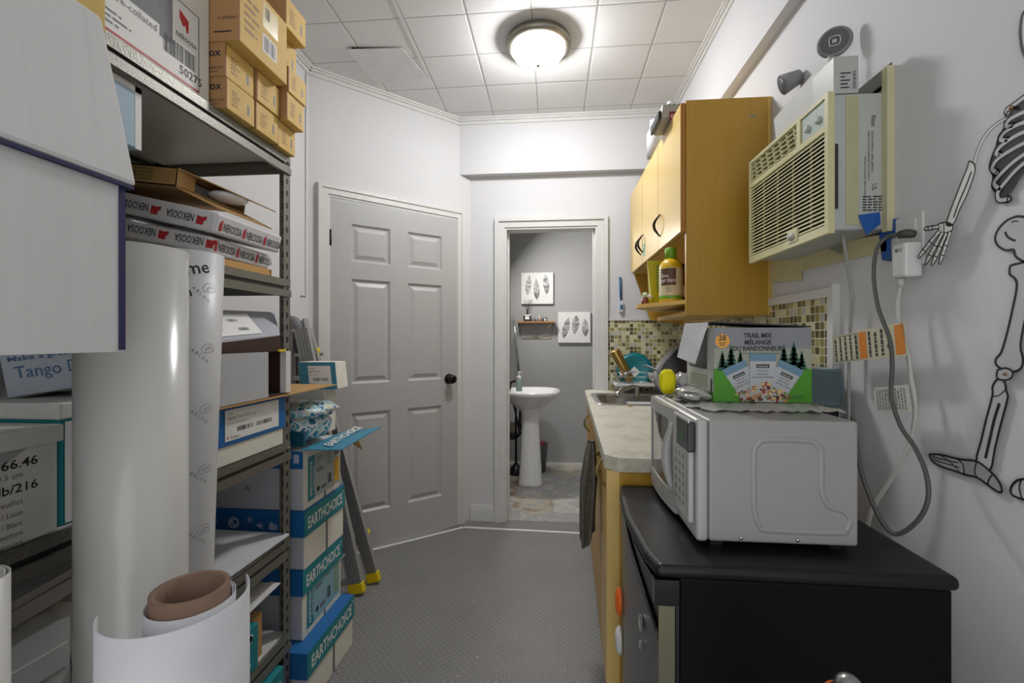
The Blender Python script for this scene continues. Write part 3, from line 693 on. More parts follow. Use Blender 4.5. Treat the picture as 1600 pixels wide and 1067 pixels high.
# ---- stack of EarthChoice cartons behind the post
def star(f, mb, a, b, r, m):
    f.ribbon(mb, [(a + r * .5 * math.cos(x), b + r * .5 * math.sin(x)) for x in [6.2832 * i / 10 for i in range(10)]], r * .25, m, closed=True)
    for i in range(8):
        x = 6.2832 * i / 8; f.ribbon(mb, [(a + r * .72 * math.cos(x), b + r * .72 * math.sin(x)), (a + r * 1.05 * math.cos(x), b + r * 1.05 * math.sin(x))], r * .12, m, k=0)
def icons(f, mb, a0, b, s, n=5):
    m = M('icon lilac', 'B9BBD8', .6)
    star(f, mb, a0, b, s, m)
    f.disc(mb, a0 + .085, b, s * .85, m); f.disc(mb, a0 + .09, b + .003, s * .33, blue, .001, 7); f.disc(mb, a0 + .079, b - .007, s * .2, blue, .001, 6)
    for i in range(6):
        x = 1.05 * i; f.ribbon(mb, [(a0 + .145, b + .012), (a0 + .145 + .012 * math.cos(x), b + .012 + .012 * math.sin(x))], .003, m, k=0)
    f.poly(mb, [(a0 + .165, b - .006), (a0 + .175, b - .002), (a0 + .19, b + .008), (a0 + .183, b - .003), (a0 + .198, b - .005), (a0 + .188, b - .010), (a0 + .197, b - .02), (a0 + .182, b - .015)], m)
    f.rect(mb, a0 + .215, a0 + .245, b - .02, b - .002, m); f.disc(mb, a0 + .225, b - .002, .008, m)
def earth(label, y0, y1, z0, z1, x0=-1.30, x1=-.866, band='top', lab=None, icon=True, W=None, lidx=0, bodym=None):
    t = thing('paper_carton', label, 'box', ((x0 + x1) / 2, (y0 + y1) / 2, z0)); bh = .088
    MB().box(x0, x1, y0, y1, z0, z1 - .003, lilac).build('carton_body', t, bevel=.003)
    mb = MB(); f = fx(x1, y0, z0); H = z1 - z0; D = y1 - y0
    f.rect(mb, .0, D, 0, H, cream, .0004); f.rect(mb, D * .52, D * .57, 0, H - bh, greyink, .0006)
    if lab:
        f.rect(mb, .03, D * .96, .02, .02 + (H - .05), lab[0], .001); f.rect(mb, .03, .075, .02, H - .03, teal, .0013); 
        vs, fs = glyphs('EARTHCHOICE', .01); x0_ = min(v.x for v in vs); x1_ = max(v.x for v in vs)
        mb.add([f.p(.063 - v.y * .02 - .006, .035 + (v.x - x0_) / (x1_ - x0_) * (H - .085), .0016) for v in vs], fs, paper)
        vs, fs = glyphs('COLORS', .02); x0_ = min(v.x for v in vs); x1_ = max(v.x for v in vs)
        mb.add([f.p(.071 - v.y * .009, .05 + (v.x - x0_) / (x1_ - x0_) * (H - .12), .0016) for v in vs], fs, paper)
        f.text(mb, lab[1], .088, H * .52, .028, ink, .05, l=.0016); f.lines(mb, .085, .14, H * .68, H * .8, 3, greyink, 2, .0016); f.lines(mb, .165, .215, H * .55, H * .85, 6, greyink, 3, .0016)
        f.bars(mb, .17, .20, H * .2, H * .38, ink, 9, 2, .0016); f.disc(mb, .10, H * .22, .01, ink, .0016); f.rect(mb, .12, .16, H * .18, H * .24, greyink, .0016)
        f.rect(mb, D * .8, D * .95, H * .15, H * .6, lab[2], .0016); f.rect(mb, D * .8, D * .95, H * .66, H * .76, greyink, .0016)
    mb.build('side_panel', t)
    if band:
        m = MB(); b0 = z1 - bh
        m.box(x0, x1 + .006 + lidx, y0 - .006, y1 + .004, b0, z1, blue); f = fx(x1 + .006 + lidx, y0 - .006, b0); f.rect(m, 0, D + .01, 0, bh, teal, .0005)
        if band == 'txt': f.text(m, 'EARTHCHOICE', D * .52, .022, .058, paper, D * .88, align='C', bold=.02); f.disc(m, D * .985, .066, .004, paper)
        g = fy(x0, y0 - .006, b0)
        if icon: icons(g, m, .10, bh / 2, .024)
        m.build('lid', t, bevel=.002)
    if W:
        mb = MB(); g = fy(x0, y0, z0); g.text(mb, 'W', .22, H * .30, .03, ink, .02); g.text(mb, 'DATE CODE', .04, H * .28, .01, greyink); mb.build('end_print', t)
    return t
yel = M('label yellow', 'D9A82A', .5); lb = M('label aqua', '86AEBB', .5); lg = M('label green', '7FA08C', .5); lbg = M('label cool grey', 'A4B0AE', .5)
earth('bottom carton of the stack by the ladder, pushed out towards the aisle', 1.452, 1.80, .002, .202, x1=-.822, band='txt', icon=False)
earth('carton with aqua colour label, second from the floor in the stack', 1.505, 1.79, .2035, .448, band='txt', lab=(lb, 'Colours', lg), x1=-.868)
earth('third carton of the stack with a white base below its teal lid', 1.505, 1.80, .4495, .652, x1=-.862, band='txt')
ea = earth('top carton of the stack with a green-grey and yellow label and an open torn flap', 1.508, 1.785, .6535, .862, x1=-.866, band=None, lab=(lbg, 'Index', yel), W=True)
g = fy(-1.30, 1.508, .6535); mb = MB(); g.rect(mb, 0, .434, .145, .2055, blue, .0006); g.rect(mb, .40, .42, .165, .195, M('icon lilac', 'B9BBD8', .6), .0009); mb.build('end_band', ea)
FZ = .866
fl = MB().quad((-.87, 1.50, FZ), (-.745, 1.545, FZ - .008), (-.70, 1.80, FZ + .025), (-.87, 1.785, FZ), tealb, .003)
ff = Face((-.765, 1.545, FZ - .003 + .0045), Vector((.028, .235, .03)), Vector((-1, .15, .10))); ff.text(fl, 'EARTHCHOICE', .0, .02, .045, paper, .21, bold=.02, l=.003)
fl.build('flap', ea)
MB().quad((-.87, 1.787, FZ), (-.80, 1.80, FZ - .02), (-.79, 1.83, FZ - .08), (-.87, 1.79, FZ - .01), kraft, .003).build('flap', ea)
# wrapped reams in a plastic bag on the stack
bag = thing('wrapped_ream', 'blue and white printed paper ream in crumpled wrapping on top of the carton stack', 'paper', (-.97, 1.63, .873))
def blob(mb, c, sx, sy, sz, m, seed, amp=.12, T=None, n=28, flat=2.6):
    rd = random.Random(seed); ph = [(rd.uniform(2, 7), rd.uniform(2, 7), rd.uniform(0, 6)) for _ in range(5)]
    vs = []; fs = []; h = n // 2
    for j in range(h + 1):
        a = math.pi * j / h - math.pi / 2
        for i in range(n):
            b = 2 * math.pi * i / n
            def sp(x): return math.copysign(abs(x) ** (2 / flat), x)
            x, y, z = sp(math.cos(a)) * sp(math.cos(b)), sp(math.cos(a)) * sp(math.sin(b)), sp(math.sin(a))
            k = 1 + amp * sum(math.sin(p * x * 2 + q * y * 2 + r + z * p) for p, q, r in ph) / 4
            vs.append(Vector(c) + Vector((x * sx * k, y * sy * k, z * sz * k)))
    for j in range(h):
        for i in range(n): fs.append((j * n + i, j * n + (i + 1) % n, (j + 1) * n + (i + 1) % n, (j + 1) * n + i))
    mb.add(vs, fs, m, True, T); return mb
def mk_bagprint():
    t = NT('ream wrapper blue print'); v = t.n('ShaderNodeTexVoronoi', feature='DISTANCE_TO_EDGE'); t.l(t.co.outputs['Object'], v.inputs['Vector']); v.inputs['Scale'].default_value = 34
    v2 = t.n('ShaderNodeTexVoronoi'); t.l(t.co.outputs['Object'], v2.inputs['Vector']); v2.inputs['Scale'].default_value = 34
    e = t.ma('LESS_THAN', v.outputs['Distance'], .1); sx = t.n('ShaderNodeSeparateColor'); t.l(v2.outputs['Color'], sx.inputs[0])
    c = t.ramp(sx.outputs[0], [(0, '2B86A3'), (.3, '4C9DB4'), (.5, 'C9CDB2'), (.65, '2C6E93'), (.85, '9DC0C6')], 'CONSTANT')
    t.l(t.mix(e, c, lin('D5DAD8')), t.b.inputs['Base Color']); t.b.inputs['Roughness'].default_value = .3; return t.m
bagm = mk_bagprint()
blob(MB(), (-.955, 1.635, .925), .105, .115, .052, bagm, 3, .1).build('lower_ream', bag)
blob(MB(), (-.93, 1.635, .985), .10, .115, .028, bagm, 8, .16, T=Matrix.Rotation(0, 4, 'Z')).build('upper_ream', bag)
mb = MB().box(-1.06, -.865, 1.51, 1.528, .876, .925, M('dark teal card', '124E63', .5)); g = fy(-1.06, 1.5095, .876); star(g, mb, .16, .07, .014, paper); mb.build('end_panel', bag)
cb = carton('white_carton', 'plain white carton pair at the back of the stack by the door casing', 'box', -1.10, -.92, 1.765, 1.855, .868, 1.052, cream)
cb = carton('white_carton', 'white carton with teal lid and small label behind the long cardboard sheet', 'box', -1.16, -.96, 1.72, 1.86, 1.062, 1.068, cream)
bpy.data.objects.remove([c for c in cb.children][0]); 
cb.location = (-1.0, 1.78, 1.078)
f = Face(P(470, 608, Y=1.74), (1, .10, 0), (-.10, 0, 1)); mb = MB()
th = .12; W_ = (P(525, 606, Y=1.74) - P(470, 608, Y=1.74)).length; H_ = (P(464, 566, Y=1.74) - P(470, 608, Y=1.74)).length
pts = [f.p(0, 0), f.p(W_, 0), f.p(W_, H_), f.p(0, H_)]
mb.prism(pts, f.n * -th, cream); f.rect(mb, 0, W_, 0, H_, tealb, .0006); mb.build('carton_body', cb, bevel=.002)
mb = MB(); label_panel(f, mb, W_ * .25, W_ * .86, H_ * .12, H_ * .86, 'Digital Cover C2S', '12 x 18', 9, .001); mb.build('printed_label', cb)

# ---- ladder
la = thing('folding_ladder', 'aluminium folding ladder with yellow feet leaning in the corner beside the door', 'ladder', (-1.0, 2.2, 0))
ribm = M('ribbed aluminium', 'A5A5A2', .45, .3, stretch=(30, 30, .5), var=.2)
def rail(foot, top, w=.075, d=.028):
    f, t = Vector(foot), Vector(top); ax = (t - f); L = ax.length; ax.normalize()
    yv = Vector((0, 1, 0)); xv = yv.cross(ax).normalized(); yv = ax.cross(xv)
    T = Matrix.Translation(f) @ Matrix((xv, yv, ax)).transposed().to_4x4()
    mb = MB().box(-w / 2, w / 2, -d / 2, d / 2, .05, L, ribm, T)
    for k in (-.32, -.1, .12, .34): mb.box(w * k, w * k + .006, -d / 2 - .003, -d / 2, .05, L, ironm, T)
    mb.build('rail', la)
    MB().box(-w / 2 - .004, w / 2 + .004, -d / 2 - .004, d / 2 + .004, .0, .052, yellow, T).build('foot', la, bevel=.006)
    return T
fa, fb = P(559, 926, Z=0.01), P(585, 908, Z=0.01); ta = P(482, 500, Y=fa.y)
for f_ in (fa, fb):
    ty = fa.y + (.035 if f_ is fb else 0); tx_ = ta.x - .035
    rail((f_.x, f_.y, .01), (tx_, ty, 1.30), .07 if f_ is fa else .06); rail((-1.295, f_.y, .01), (-1.305, ty, 1.30), .05)
    for k in range(4):
        z = .22 + k * .28; fr = (z - .01) / 1.29; xx = f_.x + (tx_ - f_.x) * fr; yy = f_.y + (ty - f_.y) * fr
        MB().box(-1.27, xx - .036, yy - .03, yy + .012, z - .012, z + .012, ironm).build('rung', la, bevel=.003)
a = P(528, 877, Y=fa.y - .06); b = P(572, 832, Y=fa.y + .17)
MB().rod(a, b, .012, ironm).build('rung', la); MB().sphere(b, .022, yellow, 12).build('end_cap', la)
a = P(446, 553, Y=2.2); b = P(496, 551, Y=2.2)
MB().box(a.x - .06, b.x, 2.14, 2.26, a.z - .012, a.z + .006, ironm).build('top_tread', la, bevel=.003)
MB().tube([P(484, 541, Y=2.2), P(497, 546, Y=2.2), P(494, 560, Y=2.2)], .011, yellow).build('end_cap', la)
c = P(452, 512, Y=2.18); T = Matrix.Translation(c) @ Matrix.Rotation(math.pi / 2, 4, 'X')
mb = MB().lathe([(0, -.015), (.062, -.015), (.062, .012), (.04, .018), (0, .018)], (0, 0, 0), 28, M('grey hinge plastic', '77777A', .5), T)
mb.prism([P(462, 512, Y=2.2), P(474, 497, Y=2.2), P(484, 546, Y=2.2), P(460, 552, Y=2.2)], (0, .04, 0), ribm); mb.build('hinge', la)

# ---- big foreground box
bb = thing('lidded_box', 'big white lidded storage box looming at the upper left of the frame', 'box', (-.72, .33, 1.2335))
boxw = M('white corrugated box', 'CBCBCA', .65, var=.05, stretch=(1, 26, .3), scale=3, bump=.2, bs=20)
MB().box(-.858, -.567, .10, .555, 1.2335, 1.465, boxw).box(-.5668, -.566, .546, .555, 1.236, 1.46, navy).box(-.574, -.566, .555, .5558, 1.236, 1.46, navy).build('carton_body', bb, bevel=.004)
mb = MB(); z0, z1 = 1.455, 1.67
lo = [(-.862, .09), (-.558, .09), (-.558, .566), (-.862, .566)]; hi = [(-.85, .12), (-.585, .12), (-.585, .543), (-.85, .543)]
vs = [(x, y, z0) for x, y in lo] + [(x, y, z1) for x, y in hi]; mb.add(vs, [(0, 1, 5, 4), (1, 2, 6, 5), (2, 3, 7, 6), (3, 0, 4, 7), (4, 5, 6, 7), (3, 2, 1, 0)], boxw)
mb.build('lid', bb, bevel=.006)
MB().box(-.566, -.560, .10, .562, 1.4505, 1.4545, navy).box(-.59, -.566, .557, .563, 1.4505, 1.4545, navy).build('lid_rim_shade', bb)  # navy strips paint the shadow inside the lid
t = carton('brown_carton', 'small brown carton on top of the big white lidded box', 'box', -.85, -.615, .30, .575, 1.6715, 1.76, toner)

# ---- rolls standing in the aisle
def spiral_sheet(mb, cx, cy, r0, r1, z0, z1, turns, a0, mat, n=64, th=.0012, dz=0):
    vs = []; N = int(n * turns)
    for i in range(N + 1):
        k = i / N; a = a0 + k * turns * 2 * math.pi; r = r0 + (r1 - r0) * k
        for rr in (r, r + th):
            for z in (z0, z1 + dz * k): vs.append((cx + rr * math.cos(a), cy + rr * math.sin(a), z))
    fs = []
    for i in range(N):
        b = 4 * i; c = b + 4
        fs += [(b + 2, b + 3, c + 3, c + 2), (b, c, c + 1, b + 1), (b + 1, c + 1, c + 3, b + 3), (b, b + 2, c + 2, c)]
    fs += [(0, 1, 3, 2), (4 * N, 4 * N + 2, 4 * N + 3, 4 * N + 1)]
    return mb.add(vs, fs, mat, True)
r = MB(); spiral_sheet(r, -.695, .695, .058, .075, 0, 1.40, 2.6, math.radians(200), vinyl_r)
r.build('vinyl_roll', label='tall glossy white vinyl roll standing in front of the shelves, the largest one', cat='roll')
ar = thing('printed_roll', 'tall roll of grey release paper with small round logos behind the glossy white roll', 'roll', (-.745, .866, 0))
mb = MB(); n = 48
def arp(a, z): rr = .042 + .033 * max(0, (z - .3) / 1.12); return Vector((-.742 + rr * math.cos(a), .845 + rr * math.sin(a), z))
vs = []; zs = [0, .4, .8, 1.1, 1.42]
for z in zs:
    for i in range(n): vs.append(arp(2 * math.pi * i / n, z))
fs = [(j * n + i, j * n + (i + 1) % n, (j + 1) * n + (i + 1) % n, (j + 1) * n + i) for j in range(4) for i in range(n)] + [tuple(4 * n + i for i in range(n))]
mb.add(vs, fs, backing, True); mb.build('paper_wrap', ar)
mb = MB(); lg_ = M('pale ink', '7E7E82', .6)
def wrap_text(txt, a_c, zc, h, m, rot=0, bold=0):
    vs, fs = glyphs(txt, bold); x0 = min(v.x for v in vs); x1 = max(v.x for v in vs); out = []
    for v in vs:
        p, q_ = (v.x - (x0 + x1) / 2) * h, v.y * h; pp = p * math.cos(rot) - q_ * math.sin(rot); qq = p * math.sin(rot) + q_ * math.cos(rot)
        z = zc + qq; rr = .042 + .033 * max(0, (z - .3) / 1.12); a = a_c + pp / rr; o = arp(a, z); o.x += .0008 * math.cos(a); o.y += .0008 * math.sin(a); out.append(o)
    mb.add(out, fs, m)
def wrap_line(pts, a_c, zc, wd, m):
    out = []; q_ = smooth_pts([Vector((a, b, 0)) for a, b in pts], 3); N = len(q_)
    for i, p in enumerate(q_):
        d = q_[min(i + 1, N - 1)] - q_[max(i - 1, 0)]; d.normalize(); nn = Vector((-d.y, d.x, 0)) * wd / 2
        for s in (1, -1):
            x, y = p.x + nn.x * s, p.y + nn.y * s; z = zc + y; rr = .042 + .033 * max(0, (z - .3) / 1.12); a = a_c + x / rr; o = arp(a, z); o.x += .0008 * math.cos(a); o.y += .0008 * math.sin(a); out.append(o)
    mb.add(out, [(2 * i, 2 * i + 1, 2 * i + 3, 2 * i + 2) for i in range(N - 1)], m)
AC = math.radians(-10)
for k in range(10):
    zc = 1.348 - k * .118
    wrap_line([(.013 * math.cos(x), .011 * math.sin(x)) for x in [math.radians(d) for d in range(-25, 206, 22)]], AC, zc, .0009, lg_)
    wrap_line([(-.0125, -.0045), (-.005, -.006), (.0125, -.0045)], AC, zc, .0009, lg_)
    wrap_line([(-.006, -.002), (-.002, .003), (.004, .004), (.008, .001)], AC, zc, .0012, lg_); wrap_line([(-.004, -.003), (.0, .001), (.006, .0)], AC, zc, .0008, lg_)
    wrap_text('A R L O N', AC - .24, zc - .014, .009, greyink, math.radians(-42))
wrap_text('Prime', AC - .52, 1.372, .034, ink, math.radians(12), .01); wrap_text('on', AC - .60, 1.33, .026, ink, math.radians(10), .01)
mb.build('printed_marks', ar)
# near roll with the brown core
nr = thing('paper_roll', 'loosely wound white paper roll with a thick brown core at the lower centre left', 'roll', (-.40, .46, 0))
cc = P(298, 917, Z=.943)
mb = MB().lathe([(.035, .0), (.042, .0), (.042, .943), (.0355, .943), (.035, .9), (.035, 0)], (cc.x, cc.y, 0), 40, corem); mb.build('core', nr)
mb = MB(); spiral_sheet(mb, cc.x, cc.y, .044, .048, 0, .929, 1.4, math.radians(30), M('matte film', 'C6C7CC', .35)); mb.build('inner_wrap', nr)
mb = MB(); ox, oy = cc.x - .014, cc.y - .008
spiral_sheet(mb, ox, oy, .072, .079, 0, .932, .56, math.radians(212), M('matte film', 'C6C7CC', .35), dz=.0); mb.build('outer_wrap', nr)
t = MB(); spiral_sheet(t, -.645, .44, .032, .04, 0, .985, 1.8, 1, vinyl_r)
t.build('paper_roll', label='narrow white roll cut off by the left edge of the frame', cat='roll')
# ============================================================ THE RIGHT SIDE
# ---- base cabinet and countertop (its front runs slightly askew)
CY0, CY1 = 1.325, YB - .014
def cf(y): return .150 + .033 * (y - CY0)        # front line of the worktop
CTZ = .91
ct = thing('countertop', 'beige mottled laminate countertop running to the back wall', 'countertop', (.5, 2.2, CTZ - .04))
kx0, kx1, ky0, ky1 = .245, .69, 2.40, 2.86
mb = MB(); z0, z1 = CTZ - .04, CTZ; xr = XR - .008
def cquad(pts): mb.prism([(x, y, z0) for x, y in pts], (0, 0, z1 - z0), counterm)
cquad([(cf(CY0) + .035, CY0), (xr, CY0), (xr, ky0), (cf(ky0), ky0), (cf(CY0), CY0 + .04)]); cquad([(cf(ky0), ky0), (kx0, ky0), (kx0, ky1), (cf(ky1), ky1)])
cquad([(kx1, ky0), (xr, ky0), (xr, ky1), (kx1, ky1)]); cquad([(cf(ky1), ky1), (xr, ky1), (xr, CY1), (cf(CY1) + .03, CY1), (cf(CY1), CY1 - .04)])
mb.build('worktop', ct)
bc = thing('base_cabinet', 'maple laminate base cabinet under the beige countertop', 'cabinet', (.5, 2.2, 0))
fx0 = lambda y: cf(y) + .016
mb = MB().box(.19, xr, CY0 + .012, CY0 + .03, .0, z0 - .001, maple); mb.prism([(fx0(CY0) - .012 + .0, CY0 + .012, 0), (.19, CY0 + .012, 0), (.19, CY0 + .03, 0), (fx0(CY0) - .012, CY0 + .03, 0)], (0, 0, z0 - .001), mapled)
mb.prism([(fx0(CY0) + .045, CY0 + .03, 0), (xr, CY0 + .03, 0), (xr, CY1 - .01, 0), (fx0(CY1) + .045, CY1 - .01, 0)], (0, 0, .1), blackp)
mb.prism([(fx0(CY0) + .02, CY0 + .03, .1), (xr, CY0 + .03, .1), (xr, CY1 - .01, .1), (fx0(CY1) + .02, CY1 - .01, .1)], (0, 0, .02), maple)
mb.box(xr - .02, xr, CY0 + .03, CY1 - .01, .12, z0 - .001, maple).prism([(fx0(CY1) + .02, CY1 - .03, .12), (xr - .02, CY1 - .03, .12), (xr - .02, CY1 - .01, .12), (fx0(CY1) + .02, CY1 - .01, .12)], (0, 0, z0 - .122), trimm)
mb.build('cabinet_body', bc)
ys = [CY0 + .035, 1.76, 2.20, 2.64, CY1 - .015]
def arc_handle(x, y, z, L=.11, d=.03, m=bronze, parent=None, flat=1):
    pts = [(x - d * math.sin(math.pi * i / 12), y, z - L / 2 + L * i / 12) for i in range(13)]
    return MB().tube(pts, [.0032 + .0035 * math.sin(math.pi * i / 12) for i in range(13)], m, 8).build('handle', parent)
hm = M('brass bow handle', '9A8A55', .35, .7)
for i in range(4):
    y0, y1 = ys[i] + .002, ys[i + 1] - .002; zt_ = z0 - .02; zb_ = .105
    dr = MB().prism([(fx0(y0), y0, zb_), (fx0(y1), y1, zb_), (fx0(y1) + .017, y1, zb_), (fx0(y0) + .017, y0, zb_)], (0, 0, zt_ - zb_), maplei if i < 1 else maple).build('door', bc, bevel=.001)
    if i in (0, 1, 3): 
        yy = 1.50 if i == 0 else y0 + .05 if i == 1 else y0 + .05
        arc_handle(fx0(yy) + .001, yy, .825 if i == 0 else .76, parent=dr, m=hm, d=.032)
# towel
tw = thing('towel', 'dark olive dish towel hanging from a cabinet door handle', 'towel', (.17, 1.9, .4))
tm = M('olive terry cloth', '66655A', .95, var=.25, scale=60, bump=.8, bs=350)
hx, hy = fx0(1.81) - .03, 1.81
MB().tube([(fx0(1.81) + .0, hy - .0, .80), (hx, hy, .79), (hx - .002, hy, .74), (fx0(1.81), hy, .73)], .004, hm).build('hook', tw)
vs = []; nR, nC = 30, 40
tcx, tcy = hx - .004, 1.80
for r_ in range(nR):
    k = r_ / (nR - 1); e = min(1, k * 2.4) ** .7; rx, ry = .010 + .020 * e - .006 * k, .022 + .055 * e - .02 * k
    cx_, cy_ = tcx - .006 * math.sin(k * 2.5) - .012 * k, tcy + .012 * k
    for c_ in range(nC):
        a = 6.2832 * c_ / nC; fo_ = 1 + (.10 + .22 * e) * math.sin(5 * a + k * 1.6) + .08 * math.sin(9 * a - k * 3)
        z = .856 - k * .36 - k * k * (.07 * max(0, math.cos(a - 3.6)) ** 2 + .02 * math.sin(3 * a))
        vs.append((min(cx_ + rx * fo_ * math.cos(a), fx0(cy_) - .004), cy_ + ry * fo_ * math.sin(a), z))
fs = [(r_ * nC + c_, r_ * nC + (c_ + 1) % nC, (r_ + 1) * nC + (c_ + 1) % nC, (r_ + 1) * nC + c_) for r_ in range(nR - 1) for c_ in range(nC)] + [tuple(range(nC))]
MB().add(vs, fs, tm, True).build('cloth', tw)
# ---- sink
sk = thing('kitchen_sink', 'stainless steel drop-in sink at the back of the countertop', 'sink', ((kx0 + kx1) / 2, (ky0 + ky1) / 2, CTZ - .16))
ssm = M('stainless steel', '9FA09D', .25, .9, var=.05)
def rrect(x0, x1, y0, y1, r, n=6):
    out = []
    for cx_, cy_, a0 in ((x1 - r, y1 - r, 0), (x0 + r, y1 - r, 90), (x0 + r, y0 + r, 180), (x1 - r, y0 + r, 270)):
        for i in range(n + 1):
            a = math.radians(a0 + 90 * i / n); out.append((cx_ + r * math.cos(a), cy_ + r * math.sin(a)))
    return out
L = [(rrect(kx0 - .018, kx1 + .018, ky0 - .018, ky1 + .018, .06), CTZ + .002), (rrect(kx0 - .012, kx1 + .012, ky0 - .012, ky1 + .012, .055), CTZ + .006), (rrect(kx0 + .01, kx1 - .01, ky0 + .01, ky1 - .01, .07), CTZ + .003), (rrect(kx0 + .016, kx1 - .016, ky0 + .016, ky1 - .016, .07), CTZ - .006), (rrect(kx0 + .03, kx1 - .03, ky0 + .03, ky1 - .03, .06), CTZ - .14), (rrect(kx0 + .06, kx1 - .06, ky0 + .06, ky1 - .06, .05), CTZ - .155)]
vs = []; fs = []; n = len(L[0][0])
for pts, z in L: vs += [(x, y, z) for x, y in pts]
for j in range(5): fs += [(j * n + i, j * n + (i + 1) % n, (j + 1) * n + (i + 1) % n, (j + 1) * n + i) for i in range(n)]
fs.append(tuple(5 * n + i for i in range(n))); MB().add(vs, fs, ssm, True).build('basin', sk)
MB().tube([(.50, 2.80, CTZ + .004), (.50, 2.80, CTZ + .05), (.47, 2.76, CTZ + .058), (.40, 2.68, CTZ + .045), (.365, 2.64, CTZ + .03), (.36, 2.635, CTZ + .01)], [.016, .015, .013, .012, .012, .012], chrome).build('faucet', sk)
tub = MB().box(.40, .62, 2.42 + .02, 2.56, CTZ - .13, CTZ - .004, M('milky plastic', 'B8BABB', .3)).build('plastic_tub', label='translucent plastic tub standing in the kitchen sink', cat='tub')
MB().tube([P(985, 634, Z=CTZ + .003) + Vector((.012 * math.cos(i), .018 * math.sin(i * 1.3), 0)) for i in range(9)], .0025, M('amber spill', 'B79A55', .4), 6).build('food_scrap', label='small dried amber food scrap on the countertop before the sink', cat='scrap')
# ---- dish rack
rk = thing('dish_rack', 'chrome wire dish rack with white feet beside the tiled back wall', 'dish rack', (.52, 2.97, CTZ))
rx0, rx1, ry0, ry1 = P(962, 590, Y=2.92).x, .78, 2.885, 3.08
for z in (.985, 1.015, 1.045): MB().tube([(rx0, ry0, z), (rx1, ry0, z), (rx1, ry1, z), (rx0, ry1, z)], .0028, chrome, 6, True).build('wire_rail', rk)
for k in range(10):
    x = rx0 + .02 + (rx1 - rx0 - .04) * k / 9; MB().tube([(x, ry0, 1.045), (x, ry0, .975), (x, ry1, .975), (x, ry1, 1.045)], .0016, chrome, 6).build('wire', rk)
MB().box(rx0 - .005, rx1, ry0 - .01, ry1 + .005, .955, .972, trimm).build('drip_tray', rk, bevel=.004)
for x in (rx0 + .03, rx1 - .05):
    for y in (ry0 + .01, ry1 - .03): MB().box(x - .014, x + .014, y - .01, y + .015, CTZ + .001, .956, trimm).build('foot', rk, bevel=.004)
pl = thing('plate', 'teal plate with a white diamond sticker propped in the dish rack', 'plate', (.45, 3.04, .98))
pc = P(991, 579, Y=3.045); T = Matrix.Translation(pc) @ Matrix.Rotation(math.radians(80), 4, 'X')
tealp = M('teal plastic', '14767F', .35)
MB().lathe([(0, 0), (.075, .0), (.085, .006), (.115, .012), (.117, .016), (.083, .011), (.073, .005), (0, .005)], (0, 0, 0), 48, tealp, T).build('plate_body', pl)
mb = MB(); f = Face(T @ Vector((0, 0, .0055)), T.to_3x3() @ Vector((1, 0, 0)), T.to_3x3() @ Vector((0, 1, 0))); f.poly(mb, [(-.036, -.01), (0, -.045), (.036, -.01), (0, .027)], paper, .001); f.lines(mb, -.015, .015, -.022, .0, 4, greyink, 2, .0015); mb.build('sticker', pl)
gt = P(960, 548, Y=2.94); gb = P(982, 588, Y=2.94)
ax = (gt - gb).normalized(); T = Matrix.Translation(gb - ax * .03) @ ax.to_track_quat('Z', 'Y').to_matrix().to_4x4()
MB().lathe([(0, 0), (.026, 0), (.029, .02), (.033, .21), (.031, .215), (.0, .216)], (0, 0, 0), 28, M('gold metallic', 'A98B4C', .28, .8), T).build('tumbler', label='gold metallic tumbler leaning in the left corner of the dish rack', cat='tumbler')
bcn = P(1035, 583, Y=2.96); T = Matrix.Translation((bcn.x, 2.97, 1.0))
MB().lathe([(0, 0), (.03, .0), (.05, .02), (.062, .055), (.064, .06), (.058, .055), (.045, .022), (0, .006)], (0, 0, 0), 32, porcelain, Matrix.Translation((bcn.x - .03, 2.975, .978))).build('bowl', label='white bowl in the dish rack right of the teal plate', cat='bowl')
for k, (u, v) in enumerate(((975, 586), (981, 584), (968, 588))):
    p = P(u, v, Y=2.91); MB().tube([p + Vector((-.02, 0, -.02)), p, p + Vector((.012, 0, .012)), p + Vector((.03, .0, .002))], [.003, .004, .009, .004], chrome).build('spoon', label=('steel spoon beside the gold tumbler in the dish rack', 'middle steel spoon in front of the teal plate', 'steel spoon nearest the wall corner in the dish rack')[k], cat='spoon')
# yellow scrub brush
MZ1_ = 1.092
sb = thing('dish_brush', 'grey handled dish brush with a bright yellow sponge head', 'brush', P(1043, 596, Y=1.3))
mb = MB(); c0 = P(1043, 596, Y=1.30); c0.z = max(c0.z, MZ1_ + .036); blob(mb, c0, .022, .018, .033, M('yellow sponge', 'E6DC00', .8, bump=.3), 5, .14); mb.build('sponge_head', sb)
MB().tube([P(1006, 572, Y=1.38), P(1010, 571, Y=1.38), P(1026, 578, Y=1.34), P(1038, 588, Y=1.31)], [.004, .003, .004, .005], M('grey plastic', '6C6D70', .4)).build('brush_handle', sb)
# black pan leaning behind
pn = thing('wok_pan', 'large black pan leaning on edge against the tiled side wall', 'pan', (.68, 2.5, CTZ))
c0 = P(1086, 562, Y=2.2); T = Matrix.Translation((c0.x, 2.2, 1.10)) @ Matrix.Rotation(math.radians(-38), 4, 'Y') @ Matrix.Rotation(math.radians(28), 4, 'X')
MB().lathe([(0, -.05), (.10, -.05), (.165, .02), (.19, .03), (.19, .036), (.16, .026), (.095, -.043), (0, -.043)], (0, 0, 0), 48, M('matte black pan', '1C1C1E', .5), T).build('pan_body', pn)
mw_ = P(1075, 585, Y=2.0)
MB().box(mw_.x - .022, mw_.x + .022, 1.9, 1.945, CTZ + .001, P(1075, 562, Y=1.92).z, M('clear bottle plastic', 'C4C6C8', .2)).build('clear_bottle', label='clear square plastic bottle standing behind the microwave', cat='bottle', bevel=.008)
